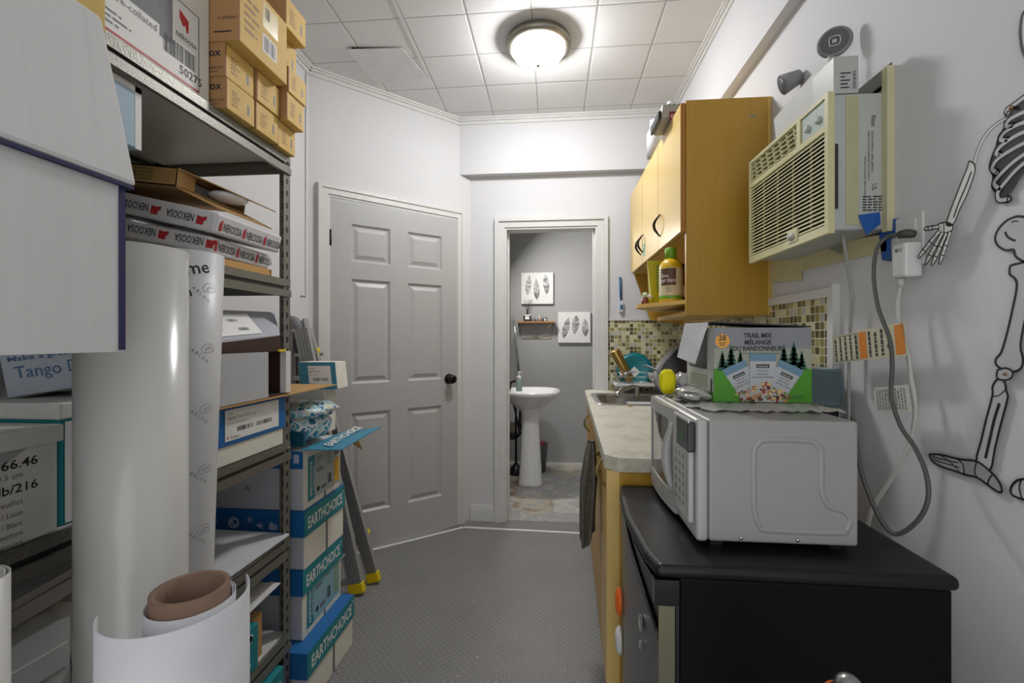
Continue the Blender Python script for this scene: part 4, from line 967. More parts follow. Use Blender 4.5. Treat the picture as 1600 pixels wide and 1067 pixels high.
# ---- upper cabinet
UY0, UY1, UX0, UZ0, UZ1, UZD = 1.795, 2.94, .506, 1.342, 2.165, 1.664
uc = thing('wall_cabinet', 'tall maple wall cabinet with three doors over an open shelf', 'cabinet', ((UX0 + XR) / 2, 2.37, UZ0))
MB().box(UX0, XR - .015, UY0, UY0 + .018, UZ0, UZ1, maple).build('side_panel', uc, bevel=.001)
mb = MB().prism([(UX0, 2.92, UZD), (UX0 + .10, 2.92, UZ0 + .03), (XR - .015, 2.92, UZ0), (XR - .015, 2.92, UZ1), (UX0, 2.92, UZ1)], (0, .018, 0), maple); mb.build('side_panel', uc)
MB().box(XR - .015, XR - .002, UY0, UY1, UZ0 - .0, UZ1, maplei).build('back_panel', uc)
MB().box(UX0, XR - .015, UY0 + .018, 2.92, UZ1 - .018, UZ1, maplei).build('top_panel', uc)
MB().box(UX0 + .002, XR - .015, UY0 + .018, 2.92, UZD - .005, UZD + .012, maplei).build('shelf', uc)
mb = MB().prism([(UX0, UY0 + .018, UZ0 + .045), (.37, 2.03, UZ0 + .045), (.37, 2.10, UZ0 + .045), (UX0, 2.35, UZ0 + .045), (XR - .015, 2.35, UZ0 + .045), (XR - .015, UY0 + .018, UZ0 + .045)], (0, 0, .016), maplei); mb.build('shelf', uc)
MB().box(UX0 + .005, XR - .015, UY0 + .018, 2.30, UZ0, UZ0 + .016, maplei).build('shelf', uc)
MB().box(UX0 + .05, UX0 + .066, 2.28, 2.30, UZ0 + .061, UZD - .006, maplei).build('divider', uc)
dz = M('brown door edge', 'A26A1E', .5)
for i in range(3):
    y0 = UY0 + .002 + i * .381; y1 = y0 + .378
    d_ = MB().box(UX0 - .02, UX0 - .002, y0, y1, UZD, UZ1 - .01, mapled).box(UX0 - .0203, UX0 - .0018, y0 - .0005, y0 + .0015, UZD, UZ1 - .01, dz).build('door', uc)
    hy_ = (y1 - .045, y1 - .03, y0 + .03)[i]
    arc_handle(UX0 - .021, hy_, UZD + (.075 if i else .075) + .03, .10, .028, bronze, d_)
f = fm(UX0 - .0205, UY0 + 2 * .381 + .06, UZD); mb = MB(); f.rect(mb, .06 + .035, .06 + .075, .03, .10, M('green sticker', '5FB39A', .5)); f.lines(mb, .098, .13, .035, .095, 5, M('dark green ink', '2A6B56', .5), 2); mb.build('sticker', uc)
mb = MB(); g = fy(XR - .07, UY0, UZ1 - .10); g.disc(mb, .0, .03, .012, M('grey smudge', '8D8668', .6), .0005, 12, .007); mb.build('smudge', uc)
# things in the open shelf
sz = UZ0 + .0615
def bottle_T(x, y, z): return Matrix.Translation((x, y, z))
bp = P(1047, 470, Y=2.0)
bt = thing('lotion_bottle', 'yellow lotion bottle with a green cap standing on the open shelf', 'bottle', (bp.x, 1.99, sz))
ybm = M('yellow bottle plastic', 'D2A91E', .3); T = bottle_T(bp.x, 1.99, sz)
MB().lathe([(0, 0), (.044, 0), (.047, .01), (.047, .15), (.042, .168), (.026, .186), (.0, .187)], (0, 0, 0), 32, ybm, T).build('bottle_body', bt)
MB().lathe([(0, .186), (.023, .186), (.024, .23), (.021, .234), (0, .234)], (0, 0, 0), 28, M('green cap', '6E9E22', .4), T).build('cap', bt)
def curved(mb, T, r, a0, a1, z0_, z1_, m, n=10):
    vs = [(r * math.cos(a0 + (a1 - a0) * i / n), r * math.sin(a0 + (a1 - a0) * i / n), z) for i in range(n + 1) for z in (z0_, z1_)]
    mb.add(vs, [(2 * i, 2 * i + 2, 2 * i + 3, 2 * i + 1) for i in range(n)], m, True, T)
def curved_text(mb, T, r, txt, ac, z, h, m, bold=0):
    vs, fs = glyphs(txt, bold); x0 = min(v.x for v in vs); x1 = max(v.x for v in vs)
    mb.add([(r * math.cos(ac + (v.x - (x0 + x1) / 2) * h / r), r * math.sin(ac + (v.x - (x0 + x1) / 2) * h / r), z + v.y * h) for v in vs], fs, m, False, T)
ac = math.radians(-104); mb = MB()
curved(mb, T, .0475, ac - 1.5, ac + 1.5, .03, .145, M('label cream', 'CDC3A0', .5)); curved(mb, T, .0478, ac - .9, ac + .45, .072, .143, M('label brown', '5C3A22', .5)); curved(mb, T, .0478, ac - 1.5, ac + 1.5, .015, .03, M('green cap', '6E9E22', .4))
curved_text(mb, T, .0482, 'live', ac - .5, .105, .024, paper); curved_text(mb, T, .0482, 'garden.', ac - .25, .085, .026, paper); curved_text(mb, T, .0482, 'BODY', ac - .1, .056, .01, ink); curved_text(mb, T, .0482, 'WASH', ac - .1, .044, .008, ink)
mb.build('printed_label', bt)
pp = P(1028, 450, Y=2.16)
pc_ = thing('seed_pouch', 'yellow-green upright pouch behind the lotion bottle', 'pouch', (pp.x, 2.16, sz))
mb = MB(); w2 = .042
mb.prism([(pp.x - w2, 2.13, sz), (pp.x + w2, 2.13, sz), (pp.x + w2, 2.19, sz), (pp.x - w2, 2.19, sz)], (0, 0, .004), yellow)
vs = [(pp.x - w2 + .01, 2.12, sz), (pp.x + w2, 2.12, sz), (pp.x + w2, 2.19, sz), (pp.x - w2 + .01, 2.19, sz), (pp.x - w2 - .008, 2.152, sz + .21), (pp.x + w2, 2.152, sz + .21), (pp.x + w2, 2.158, sz + .21), (pp.x - w2 - .008, 2.158, sz + .21)]
mb = MB().add(vs, [(0, 1, 5, 4), (1, 2, 6, 5), (2, 3, 7, 6), (3, 0, 4, 7), (4, 5, 6, 7), (3, 2, 1, 0)], M('lime pouch', 'B0A81C', .3)); mb.build('pouch_body', pc_)
mb = MB(); f = Face((pp.x - w2 + .01, 2.1188, sz), (1, 0, 0), (0, .155, 1)); f.lines(mb, .02, .075, .06, .19, 9, M('dark green ink', '2A6B56', .5), 5); mb.build('side_print', pc_)
g_ = P(1008, 477, Y=2.07); fg = thing('figurine', 'tiny painted figurine with pale round cap at the tip of the open shelf', 'figurine', (g_.x + .01, 2.07, sz)); T = bottle_T(max(g_.x, .385), 2.07, sz)
MB().lathe([(0, 0), (.016, 0), (.017, .012), (.012, .03), (.006, .036), (0, .038)], (0, 0, 0), 18, M('figurine red brown', '7A3A2C', .5, var=.6, scale=60), T).build('figure_body', fg)
MB().sphere((max(g_.x, .385), 2.07, sz + .043), .0125, M('pale mint', 'B5CBB4', .4), 14).build('cap', fg)
T = bottle_T(.425, 2.115, sz); jr = thing('jar', 'low lime jar with a white domed lid beside the figurine', 'jar', (.425, 2.115, sz))
MB().lathe([(0, 0), (.024, 0), (.026, .03), (0, .031)], (0, 0, 0), 24, M('lime pouch', 'B0A81C', .3), T).build('jar_body', jr); MB().lathe([(.026, .031), (.022, .042), (.01, .05), (0, .051)], (0, 0, 0), 24, trimm, T).build('lid', jr)
T = bottle_T(.56, 2.04, sz); jr = thing('jar', 'brown capped jar half hidden by the cabinet side panel', 'jar', (.56, 2.04, sz))
MB().lathe([(0, 0), (.03, 0), (.03, .13), (.02, .145), (0, .146)], (0, 0, 0), 24, M('amber jar', '6E4A22', .3), T).build('jar_body', jr); MB().lathe([(0, .146), (.026, .146), (.026, .172), (0, .173)], (0, 0, 0), 24, M('dark cap', '3A2A1C', .5), T).build('lid', jr); mb = MB(); curved(mb, T, .0305, -3.0, -.4, .03, .075, M('label cream', 'CDC3A0', .5)); mb.build('printed_label', jr)
# things on top of the upper cabinet
ta_ = P(1048, 190, Y=2.10); tz = UZ1 + .001
ap = thing('coffee_maker', 'grey box-shaped appliance with a red badge on top of the maple wall cabinet', 'appliance', (.56, 2.12, tz))
am = M('warm grey plastic', 'A09D95', .4); yA = 1.93; pL = P(1034, 215, Y=yA); pR = P(1064, 160, Y=yA)
MB().box(pL.x, pL.x + .14, yA, yA + .18, tz, P(1040, 161, Y=yA).z, am).build('appliance_body', ap, bevel=.012)
MB().box(pL.x - .012, pL.x - .0005, yA + .01, yA + .17, tz, P(1040, 170, Y=yA).z, blackp).build('dark_panel', ap, bevel=.004)
mb = MB(); g = fy(pL.x, yA, tz); zz_ = P(1050, 181, Y=yA).z - tz; g.rect(mb, .03, .085, zz_ - .018, zz_ + .018, M('badge red', '7E2019', .4), .001); g.text(mb, 'illy', .036, zz_ - .008, .026, paper, l=.0015) if False else g.text(mb, '00', .036, zz_ - .009, .024, paper, l=.0015)
for k in range(3): g.disc(mb, .03 + k * .02, zz_ + .045, .003, ink, .001, 8)
mb.build('badge', ap)
T = bottle_T(pL.x + .055, yA + .07, P(1040, 161, Y=yA).z + .001); MB().lathe([(0, 0), (.02, 0), (.021, .02), (.016, .028), (.017, .036), (0, .037)], (0, 0, 0), 20, M('clear cap', 'D4D6D8', .1), T).build('knob', ap)
for (u, v, Y, r, h, lb_) in ((1019, 240, 2.35, .036, .15, 'white bottle with a clear cap beside the grey appliance'),):
    p = P(u, v, Y=Y); T = bottle_T(max(p.x, UX0 + .0), Y, tz); o = thing('bottle', lb_, 'bottle', (max(p.x, UX0), Y, tz))
    MB().lathe([(0, 0), (r, 0), (r, h * .8), (r * .55, h), (0, h)], (0, 0, 0), 24, M('milky bottle', 'CDD0D2', .25), T).build('bottle_body', o); MB().lathe([(0, h), (r * .6, h), (r * .62, h + .035), (0, h + .036)], (0, 0, 0), 20, M('clear cap', 'D4D6D8', .1), T).build('cap', o)
MB().box(UX0 + .0, UX0 + .10, 2.70, 2.86, tz, tz + .035, blackp).build('black_case', label='flat black case at the far end of the cabinet top', cat='case', bevel=.006)
# blue brush hanging on the back wall
b0, b1 = P(969, 433, Y=YB - .012), P(971, 487, Y=YB - .012)
br = thing('hanging_brush', 'small blue brush hanging on the back wall above the tiles', 'brush', (b0.x, YB - .012, b1.z))
MB().tube([b0, b0.lerp(b1, .3), b0.lerp(b1, .7)], [.009, .008, .007], M('blue plastic', '1F5A86', .35)).build('brush_handle', br)
MB().box(b1.x - .014, b1.x + .01, YB - .026, YB - .002, b1.z, b0.lerp(b1, .68).z, M('white bristle', 'C9CDD3', .6)).build('brush_head', br); MB().box(b1.x - .010, b1.x + .007, YB - .028, YB - .001, b1.z + .015, b1.z + .045, M('blue plastic', '1F5A86', .35)).build('bristle_band', br)

# ---- fridge
FX0, FX1, FY0, FY1, FZ1 = .176, .702, .85, 1.318, .838
fr = thing('mini_fridge', 'black compact fridge with a dark steel door facing the aisle', 'fridge', ((FX0 + FX1) / 2, (FY0 + FY1) / 2, 0))
side = M('black fridge side', '08080C', .6, bump=.25, bs=260, spec=.15); topm = M('black fridge top', '141417', .38, bump=.1, bs=200, spec=.35)
MB().box(FX0 + .055, FX1 - .01, FY0 + .008, FY1 - .008, .02, FZ1 - .026, side).build('fridge_body', fr, bevel=.004)
mb = MB(); pts = [(FX0 + .012, FY0 + .0), (FX1, FY0), (FX1, FY1), (FX0 + .012, FY1), (FX0, FY1 - .08), (FX0 - .008, (FY0 + FY1) / 2), (FX0, FY0 + .06)]
mb.prism([(x, y, FZ1 - .026) for x, y in pts], (0, 0, .026), topm); mb.build('top', fr, bevel=.0115, seg=4)
dsm = M('dark steel door', '6A6A6C', .34, .6, stretch=(1, 1, 40), bump=.06)
arc = [(FX0 + .002 + .014 * (2 * i / 12 - 1) ** 2, FY0 + .006 + (FY1 - FY0 - .012) * i / 12) for i in range(13)]
mb = MB().prism([(x, y, .03) for x, y in arc] + [(FX0 + .045, FY1 - .006, .03), (FX0 + .045, FY0 + .006, .03)], (0, 0, .665), dsm)
dr_ = mb.build('door', fr)
# scooped grip band above the steel sheet
vs = []; k_ = 13
def scoop(i): t_ = i / 12; return .695 + .0 + .075 * (1 - (2 * t_ - 1) ** 2) * 0
pts2 = []
for i in range(25):
    t_ = i / 24; y = FY0 + .006 + (FY1 - FY0 - .012) * t_; pts2.append((y, .792 - .085 * (1 - t_ ** 1.0) ** 2.2))
mb = MB().prism([(x + .004, y, .695) for x, y in arc] + [(FX0 + .045, FY1 - .006, .695), (FX0 + .045, FY0 + .006, .695)], (0, 0, .097), blackg); mb.build('grip_recess', dr_)
mb = MB(); vs = []; fs = []
for i, (y, z) in enumerate(pts2):
    xx = FX0 + .001 + .014 * (2 * (y - FY0) / (FY1 - FY0) - 1) ** 2; vs += [(xx, y, .694), (xx, y, z)]
for i in range(24): fs.append((2 * i, 2 * i + 1, 2 * i + 3, 2 * i + 2))
mb.add(vs, fs, dsm, True); mb.tube([(vs[2 * i + 1][0] + .001, vs[2 * i + 1][1], vs[2 * i + 1][2]) for i in range(25)], .003, blackp, 6); mb.build('door_skin', dr_)
mb = MB().box(FX0 + .016, FX0 + .045, FY0 + .0045, FY0 + .0065, .03, .762, M('worn brass steel edge', '77745F', .4, .6)).box(FX0 + .008, FX0 + .052, FY0 + .001, FY0 + .02, .765, FZ1 - .027, blackg).box(FX0 + .047, FX0 + .053, FY0 + .006, FY1 - .006, .03, .79, blackp); mb.build('door_edge', dr_)
mb = MB(); f = fm(FX0 + .0015, FY0 + .16, .63); mb.box(FX0 + .0, FX0 + .004, FY0 + .095, FY0 + .115, .655, .68, chrome); mb.box(FX0 + .0, FX0 + .004, FY0 + .10, FY0 + .108, .615, .63, chrome); mb.build('badge', dr_)
for (u, v, m_, lb_, h_) in ((963, 925, M('orange plastic', 'E8671A', .4), 'orange oval magnet on the fridge door', .045), (964, 988, M('white plastic', 'D4D4D0', .4), 'white oval magnet below the orange one', .042)):
    p = P(u, v, X=FX0 - .002); T = Matrix.Translation((FX0 + .004, min(p.y, 1.24), p.z)) @ Matrix.Rotation(math.radians(-90), 4, 'Y')
    MB().lathe([(0, 0), (.03, 0), (.03, .006), (.022, .013), (0, .015)], (0, 0, 0), 24, m_, T @ Matrix.Diagonal((1.25, .8, 1, 1))).build('magnet', label=lb_, cat='magnet')
# ---- microwave
MX0, MX1, MY0, MY1, MZ0, MZ1 = .305, .582, .927, 1.317, FZ1 + .014, 1.092
mw = thing('microwave', 'white countertop microwave on the black fridge, its door to the aisle', 'microwave', ((MX0 + MX1) / 2, 1.1, FZ1))
mwm = M('microwave white steel', '908F8D', .35, var=.02); mwp = M('microwave white plastic', 'A3A3A1', .3, var=.02)
MB().box(MX0, MX1, MY0, MY1, MZ0, MZ1, mwm).build('casing', mw, bevel=.006, seg=3)
for x in (MX0 + .02, MX1 - .03):
    for y in (MY0 + .03, 1.28): MB().box(x - .012, x + .012, y - .012, y + .012, FZ1 + .0005, MZ0, blackp).build('foot', mw)
# embossed L ridge on the near side
f = fy(MX0, MY0, MZ0); H = MZ1 - MZ0; Wd = MX1 - MX0
ridge = [(.085, .065), (.085, H * .72), (.092, H * .80), (.108, H * .84), (.185, H * .84), (.203, H * .80), (.21, H * .72), (.21, .105), (.222, .078), (.235, .072), (.25, .068), (.262, .052), (.255, .032), (.24, .026), (.115, .026), (.095, .034)]
q_ = smooth_pts([f.p(a, b, 0) for a, b in ridge + ridge[:1]], 4); MB().tube([v + Vector((0, .0045, 0)) for v in q_[:-1]], .0075, mwm, 12, True).build('embossed_ridge', mw)
for a in (.06, .165): MB().sphere(f.p(a, .01, .001), .004, chrome, 10).build('screw', mw)
MB().box(MX0 - .024, MX0 - .0005, MY0, MY1, MZ0 - .002, MZ1 + .001, mwp).build('front_frame', mw, bevel=.008, seg=3)
CY = MY0 + .13   # control panel | door
# bulging door
arcd = []
for i in range(17):
    t_ = i / 16; y = CY + .004 + (MY1 - CY - .006) * t_; arcd.append((MX0 - .026 - .012 * math.sin(math.pi * (.15 + .85 * (1 - t_)) * .9) ** 1.0, y))
mb = MB()
def dprism(z0_, z1_, i0, i1, m, inset=0): mb.prism([(x + inset, y, z0_) for x, y in arcd[i0:i1 + 1]] + [(MX0 - .022, arcd[i1][1], z0_), (MX0 - .022, arcd[i0][1], z0_)], (0, 0, z1_ - z0_), m)
dprism(MZ0 + .002, MZ0 + .045, 0, 16, mwp); dprism(MZ1 - .03, MZ1 - .002, 0, 16, mwp); dprism(MZ0 + .045, MZ1 - .03, 0, 3, mwp); dprism(MZ0 + .045, MZ1 - .03, 15, 16, mwp)
mdoor = mb.build('door', mw); mb = MB(); dprism(MZ0 + .045, MZ1 - .03, 3, 15, M('tinted door glass', '55534C', .06, var=.02), .003); mb.build('door_window', mdoor)
hp = [(arcd[1][0] - .002 - .009 * math.sin(math.pi * i / 14), CY + .016 + .016 * math.sin(math.pi * i / 14), MZ0 + .05 + (MZ1 - MZ0 - .085) * i / 14) for i in range(15)]
MB().tube(hp, [.005 + .007 * math.sin(math.pi * i / 14) for i in range(15)], mwp, 10).build('door_handle', mdoor)
mb = MB(); xF = MX0 - .0246; mb.box(xF - .012, xF, MY0 + .01, CY, MZ0 + .03, MZ1 - .004, mwp); mb.build('control_panel', mw, bevel=.004); 
f = fm(xF - .012, CY, MZ0 + .03); mb = MB(); HH = MZ1 - MZ0 - .034
f.rect(mb, .012, .108, .012, HH - .07, M('keypad grey', 'A9A9A5', .4), .0006)
for r_ in range(6):
    for c_ in range(3): f.disc(mb, .032 + c_ * .027, .03 + r_ * .019, .009, M('key grey', '8A8A88', .5), .001, 12, .006); f.text(mb, str((r_ * 3 + c_) % 10), .030 + c_ * .027, .0275 + r_ * .019, .007, ink, l=.0014)
mb.build('keypad', mw)
MB().box(xF - .016, xF - .002, MY0 - .001, MY0 + .085, MZ1 - .066, MZ1 - .006, M('dark display', '15141C', .15)).build('display', mw, bevel=.003)
f = fm(xF - .016, MY0 + .085, MZ1 - .066); mb = MB(); f.text(mb, '12:00', .012, .02, .022, M('green display digits', '2F6A2A', .4, emit='3FA040', es=.15), .04); mb.build('display_digits', mw)
# ---- trail mix box on a clear bag
bgm = M('crumpled clear film', 'C9C8C2', .15, bump=.5, bs=14, var=.1, trans=.35)
mb = MB(); rd = random.Random(5)
nU, nV = 30, 18; vs = []
for j in range(nV):
    for i in range(nU):
        s_, t_ = i / (nU - 1), j / (nV - 1); x = .315 + .30 * s_; y = 1.02 + .30 * t_
        ed = min(s_, 1 - s_, t_, 1 - t_) * 6; z = MZ1 + .003 + .011 * min(1, ed) + .0035 * math.sin(i * 1.9 + j * .7) * math.sin(j * 1.3 + i * .5) + .002 * rd.random()
        if .36 < x and y > 1.06: z = min(z, MZ1 + .0135)
        x += .012 * math.sin(j * 1.1) * (1 - min(1, ed)); y += .012 * math.sin(i * 1.3) * (1 - min(1, ed)); vs.append((x, y, z))
mb.add(vs, [(j * nU + i, j * nU + i + 1, (j + 1) * nU + i + 1, (j + 1) * nU + i) for j in range(nV - 1) for i in range(nU - 1)], bgm, True)
mb.build('plastic_bag', label='crumpled clear plastic bag flattened under the trail mix box', cat='bag')
mb = MB(); blob(mb, (.348, 1.17, MZ1 + .024), .036, .075, .012, bgm, 12, .25); mb.build('snack_pouch', label='clear white snack pouch lying beside the trail mix box', cat='pouch')
mb = MB(); blob(mb, (.372, 1.33, MZ1 + .033), .03, .025, .028, bgm, 15, .3); blob(mb, (.352, 1.305, MZ1 + .018), .018, .02, .012, M('purple print', '4A4478', .4), 2, .1)
mb.build('plastic_bag', label='crumpled clear bag with a purple patch at the far microwave corner', cat='bag')
tY = 1.085; tl = P(1115, 620, Y=tY); tr_ = P(1268, 620, Y=tY); TZ0 = MZ1 + .0145; TZ1 = P(1115, 512, Y=tY).z; TD = .20
tm_ = thing('snack_box', 'green and grey trail mix carton with an open top lid on the microwave', 'box', ((tl.x + tr_.x) / 2, tY + TD / 2, TZ0))
gb_ = M('box grey print', '7B7D80', .5); wb_ = M('box inner white', 'C5C5BF', .6)
tx0, tx1 = tl.x, tr_.x; TW, TH_ = tx1 - tx0, TZ1 - TZ0
mb = MB().box(tx0, tx1, tY, tY + .003, TZ0, TZ1, gb_).box(tx0, tx1, tY + TD - .003, tY + TD, TZ0, TZ1, wb_).box(tx1 - .003, tx1, tY + .003, tY + TD - .003, TZ0, TZ1, gb_).box(tx0, tx1, tY + .003, tY + TD - .003, TZ0, TZ0 + .003, wb_)
mb.box(tx0, tx0 + .003, tY + .003, tY + TD - .003, TZ0, TZ0 + TH_ * .42, wb_).box(tx0, tx0 + .003, tY + .003, tY + .045, TZ0 + TH_ * .42, TZ1, wb_)
mb.box(tx0 + .01, tx1 - .01, tY + .01, tY + TD - .01, TZ0 + .004, TZ0 + .05, M('pouch film grey', '6F7478', .35)); mb.build('carton_body', tm_)
dk = M('lid dark underside', '2B2A30', .6); lidp = MB()
lidp.prism([(tx0 - .006, tY + .002, TZ1 + .012), (tx1, tY + .002, TZ1 + .001), (tx1, tY + TD, TZ1 + .001), (tx0 - .006, tY + TD, TZ1 + .016)], (0, 0, .003), dk); lo_ = lidp.build('lid', tm_)
A = Vector((tx0 - .006, tY + .015, TZ1 + .013)); B = Vector((tx0 - .006, tY + TD, TZ1 + .016)); Cc = P(1059, 558, Y=tY + TD + .01); D = P(1086, 569, Y=tY + .03); 
MB().quad(A, B, Cc, D, M('flap print grey', 'B3B5B6', .55, var=.1, scale=60), .002).build('side_flap', tm_)
f = fy(tx0, tY, TZ0); mb = MB(); tree = M('pine green', '1E4D3A', .6); skyb = M('sky print', '5D7F93', .55); gm = M('lime green print', '3F850C', .5)
f.rect(mb, 0, TW, TH_ * .45, TH_ * .72, M('horizon print', '8F9282', .55), .0004); f.rect(mb, 0, TW, 0, TH_ * .45, gm, .0005)
f.disc(mb, TW * .09, TH_ * .82, TH_ * .095, M('badge amber', 'D59A3A', .5), .0008); f.text(mb, '28', TW * .09, TH_ * .83, TH_ * .1, ink, align='C', bold=.02); f.rect(mb, TW * .055, TW * .125, TH_ * .79, TH_ * .8, ink, .001); f.rect(mb, TW * .06, TW * .12, TH_ * .76, TH_ * .772, ink, .001)
f.text(mb, 'TRAIL MIX', TW * .455, TH_ * .865, TH_ * .088, ink, TW * .29, align='C', bold=.03); f.text(mb, 'MÉLANGE', TW * .455, TH_ * .775, TH_ * .085, ink, TW * .27, align='C', bold=.03); f.text(mb, 'DU RANDONNEUR', TW * .455, TH_ * .69, TH_ * .085, ink, TW * .51, align='C', bold=.03); f.text(mb, 'SNACK PACKS / FORMAT COLLATION', TW * .47, TH_ * .645, TH_ * .028, ink, TW * .42, align='C')
def pine(cx, b, h):
    for k in range(5):
        w_ = h * .30 * (1 - k * .17); zb = b + h * k * .16; f.poly(mb, [(cx - w_, zb), (cx + w_, zb), (cx, zb + h * .36)], tree, .0009)
for cx, b, h in ((.09, .42, .28), (.18, .44, .34), (.275, .46, .24), (.72, .46, .32), (.82, .44, .38), (.90, .44, .26)): pine(TW * cx, TH_ * b, TH_ * h)
snacks = [M('raisin', '57261F', .5), M('nut', 'A87F4A', .5), M('candy red', '8B2230', .4), M('seed green', '6E7D45', .5), M('cashew', 'C2A671', .5), M('almond', '6B4327', .5)]
rs = random.Random(11)
def pouch(cx, cy, rot, w_, h_, L0=0):
    c_, s_ = math.cos(rot), math.sin(rot)
    def tr(a, b): return (cx + a * c_ - b * s_, cy + a * s_ + b * c_)
    def cl(pts): return [(min(max(a, 0), TW), max(b, .001)) for a, b in pts]
    f.poly(mb, cl([tr(-w_ / 2, -h_), tr(w_ / 2, -h_), tr(w_ / 2, h_ * .0), tr(-w_ / 2, h_ * 0)]), M('pouch silver', 'A3A6A8', .4), .0012 + L0)
    f.poly(mb, cl([tr(-w_ / 2, -h_ * .16), tr(w_ / 2, -h_ * .16), tr(w_ / 2, 0), tr(-w_ / 2, 0)]), skyb, .0014 + L0)
    f.poly(mb, cl([tr(-w_ * .25, -h_ * .30), tr(w_ * .25, -h_ * .30), tr(w_ * .25, -h_ * .225), tr(-w_ * .25, -h_ * .225)]), ink, .0015 + L0)
    a, b = tr(-w_ * .2, -h_ * .28); f.text(mb, 'KIRKLAND', a, b, h_ * .04, paper, w_ * .4, l=.0017 + L0, rot=rot)
    for t_, q in (('TRAIL MIX', .37), ('MÉLANGE', .44), ('DU RANDONNEUR', .505)):
        a, b = tr(-w_ * (.22 if q < .5 else .42), -h_ * q); f.text(mb, t_, a, b, h_ * .04, ink, w_ * (.44 if q < .5 else .84), l=.0017 + L0, rot=rot)
    for k in range(46):
        a, b = tr(rs.uniform(-.45, .45) * w_, -h_ * rs.uniform(.62, .97))
        if b > .003 and 0 < a < TW: f.disc(mb, a, b, rs.uniform(.003, .0065), rs.choice(snacks), .0016 + L0 + k * .00002, 7, rs.uniform(.003, .005))
pouch(TW * .28 - .03 * 0 - TW * .075, TH_ * .50, math.radians(26), TW * .26, TH_ * .60); pouch(TW * .80, TH_ * .50, math.radians(-26), TW * .26, TH_ * .60, .0008); pouch(TW * .50, TH_ * .655, 0, TW * .265, TH_ * .65, .0022)
f.rect(mb, TW * .80, TW * .92, TH_ * .08, TH_ * .09, tree, .0009); f.rect(mb, TW * .80, TW * .90, TH_ * .055, TH_ * .065, tree, .0009)
mb.build('front_print', tm_)
mb = MB(); f2 = fm(tx0, tY + TD, TZ0); f2.rect(mb, 0, TD, 0, TH_ * .12, gm, .0005); f2.rect(mb, 0.02, TD * .8, TH_ * .15, TH_ * .34, M('nutrition print', 'A9AF9C', .6, var=.2, scale=90), .0005); f2.rect(mb, TD * .9, TD * .96, TH_ * .06, TH_ * .3, ink, .0007); mb.build('side_print', tm_)
# clear food box behind the carton
mb = MB(); MB().box(.69, .79, 1.32, 1.52, CTZ + .15, CTZ + .26, M('clear blue plastic', '6F848A', .1, trans=.5)).build('clear_box', label='clear bluish plastic food box behind the trail mix carton', cat='box', bevel=.01)
MB().box(.66, .80, 1.35, 1.55, CTZ + .001, CTZ + .149, blackp).build('black_tin', label='black tin on the countertop under the clear plastic box', cat='tin', bevel=.01)
mb = MB(); blob(mb, (.632, 1.10, FZ1 + .038), .032, .06, .036, M('bag with blue print', '5F7C96', .15, trans=.2, var=.5, scale=25), 21, .22); mb.build('plastic_bag', label='small crumpled bag with blue print between microwave and wall', cat='bag')
# silver capped pole at the bottom edge
p = P(1326, 1066, Y=.60); po = thing('steel_thermos', 'steel canister with an orange ring, only its cap showing at the bottom edge', 'canister', (p.x, .6, 0)); T = bottle_T(p.x, .6, 0)
MB().lathe([(0, 0), (.045, 0), (.045, p.z - .05), (.02, p.z - .012), (0, p.z - .011)], (0, 0, 0), 28, ssm, T).build('canister_body', po); MB().sphere((p.x, .6, p.z - .006), .016, ssm, 16).build('cap', po); MB().lathe([(.018, p.z - .022), (.026, p.z - .022), (.026, p.z - .016), (.018, p.z - .014)], (0, 0, 0), 24, M('orange plastic', 'E8671A', .4), T).build('ring', po)

# ---- air conditioner
AX0, AY0, AY1, AZ0, AZ1 = .675, 1.19, 1.645, 1.512, 1.862
ac_ = thing('air_conditioner', 'yellowed window air conditioner set through the right wall', 'air conditioner', (.8, 1.42, AZ0))
acs = M('air conditioner steel', 'ACAFAA', .45, var=.08, scale=7); acp = M('aged air conditioner plastic', 'C4BF92', .45, var=.06, scale=9)
MB().box(AX0 + .0165, XR + .12, AY0 + .006, AY1 - .006, AZ0 + .008, AZ1 - .004, acs).build('cabinet', ac_, bevel=.006)
MB().box(AX0 + .045, AX0 + .075, AY0 + .0045, AY0 + .006, AZ0 + .02, AZ1 - .01, M('aged steel stain', 'ACA888', .5)).build('aged_stain_panel', ac_); MB().box(.803, .838, 1.177, 1.1955, AZ0 + .0, 1.912, cream_m).build('side_curtain', ac_)
mb = MB().box(AX0, AX0 + .016, AY0, AY0 + .014, AZ0, AZ1, acp).box(AX0, AX0 + .016, AY1 - .014, AY1, AZ0, AZ1, acp).box(AX0, AX0 + .016, AY0 + .014, AY1 - .014, AZ0, AZ0 + .022, acp).box(AX0, AX0 + .016, AY0 + .014, AY1 - .014, AZ1 - .010, AZ1, acp)
zv = AZ1 - .085; mb.box(AX0, AX0 + .016, AY0 + .014, AY1 - .014, zv - .008, zv + .008, acp)
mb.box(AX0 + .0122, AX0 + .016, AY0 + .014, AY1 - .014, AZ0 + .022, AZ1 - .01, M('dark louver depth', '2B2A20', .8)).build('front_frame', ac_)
mb = MB(); ns = 21
for k in range(ns):
    z = AZ0 + .028 + (zv - .014 - AZ0 - .03) * k / (ns - 1); mb.add([(AX0 + .001, AY0 + .012, z - .0032), (AX0 + .001, AY1 - .012, z - .0032), (AX0 + .011, AY1 - .012, z + .004), (AX0 + .011, AY0 + .012, z + .004), (AX0 + .001, AY0 + .012, z + .001), (AX0 + .001, AY1 - .012, z + .001), (AX0 + .011, AY1 - .012, z + .007), (AX0 + .011, AY0 + .012, z + .007)], [(0, 1, 2, 3), (4, 5, 6, 7), (0, 1, 5, 4), (2, 3, 7, 6)], acp)
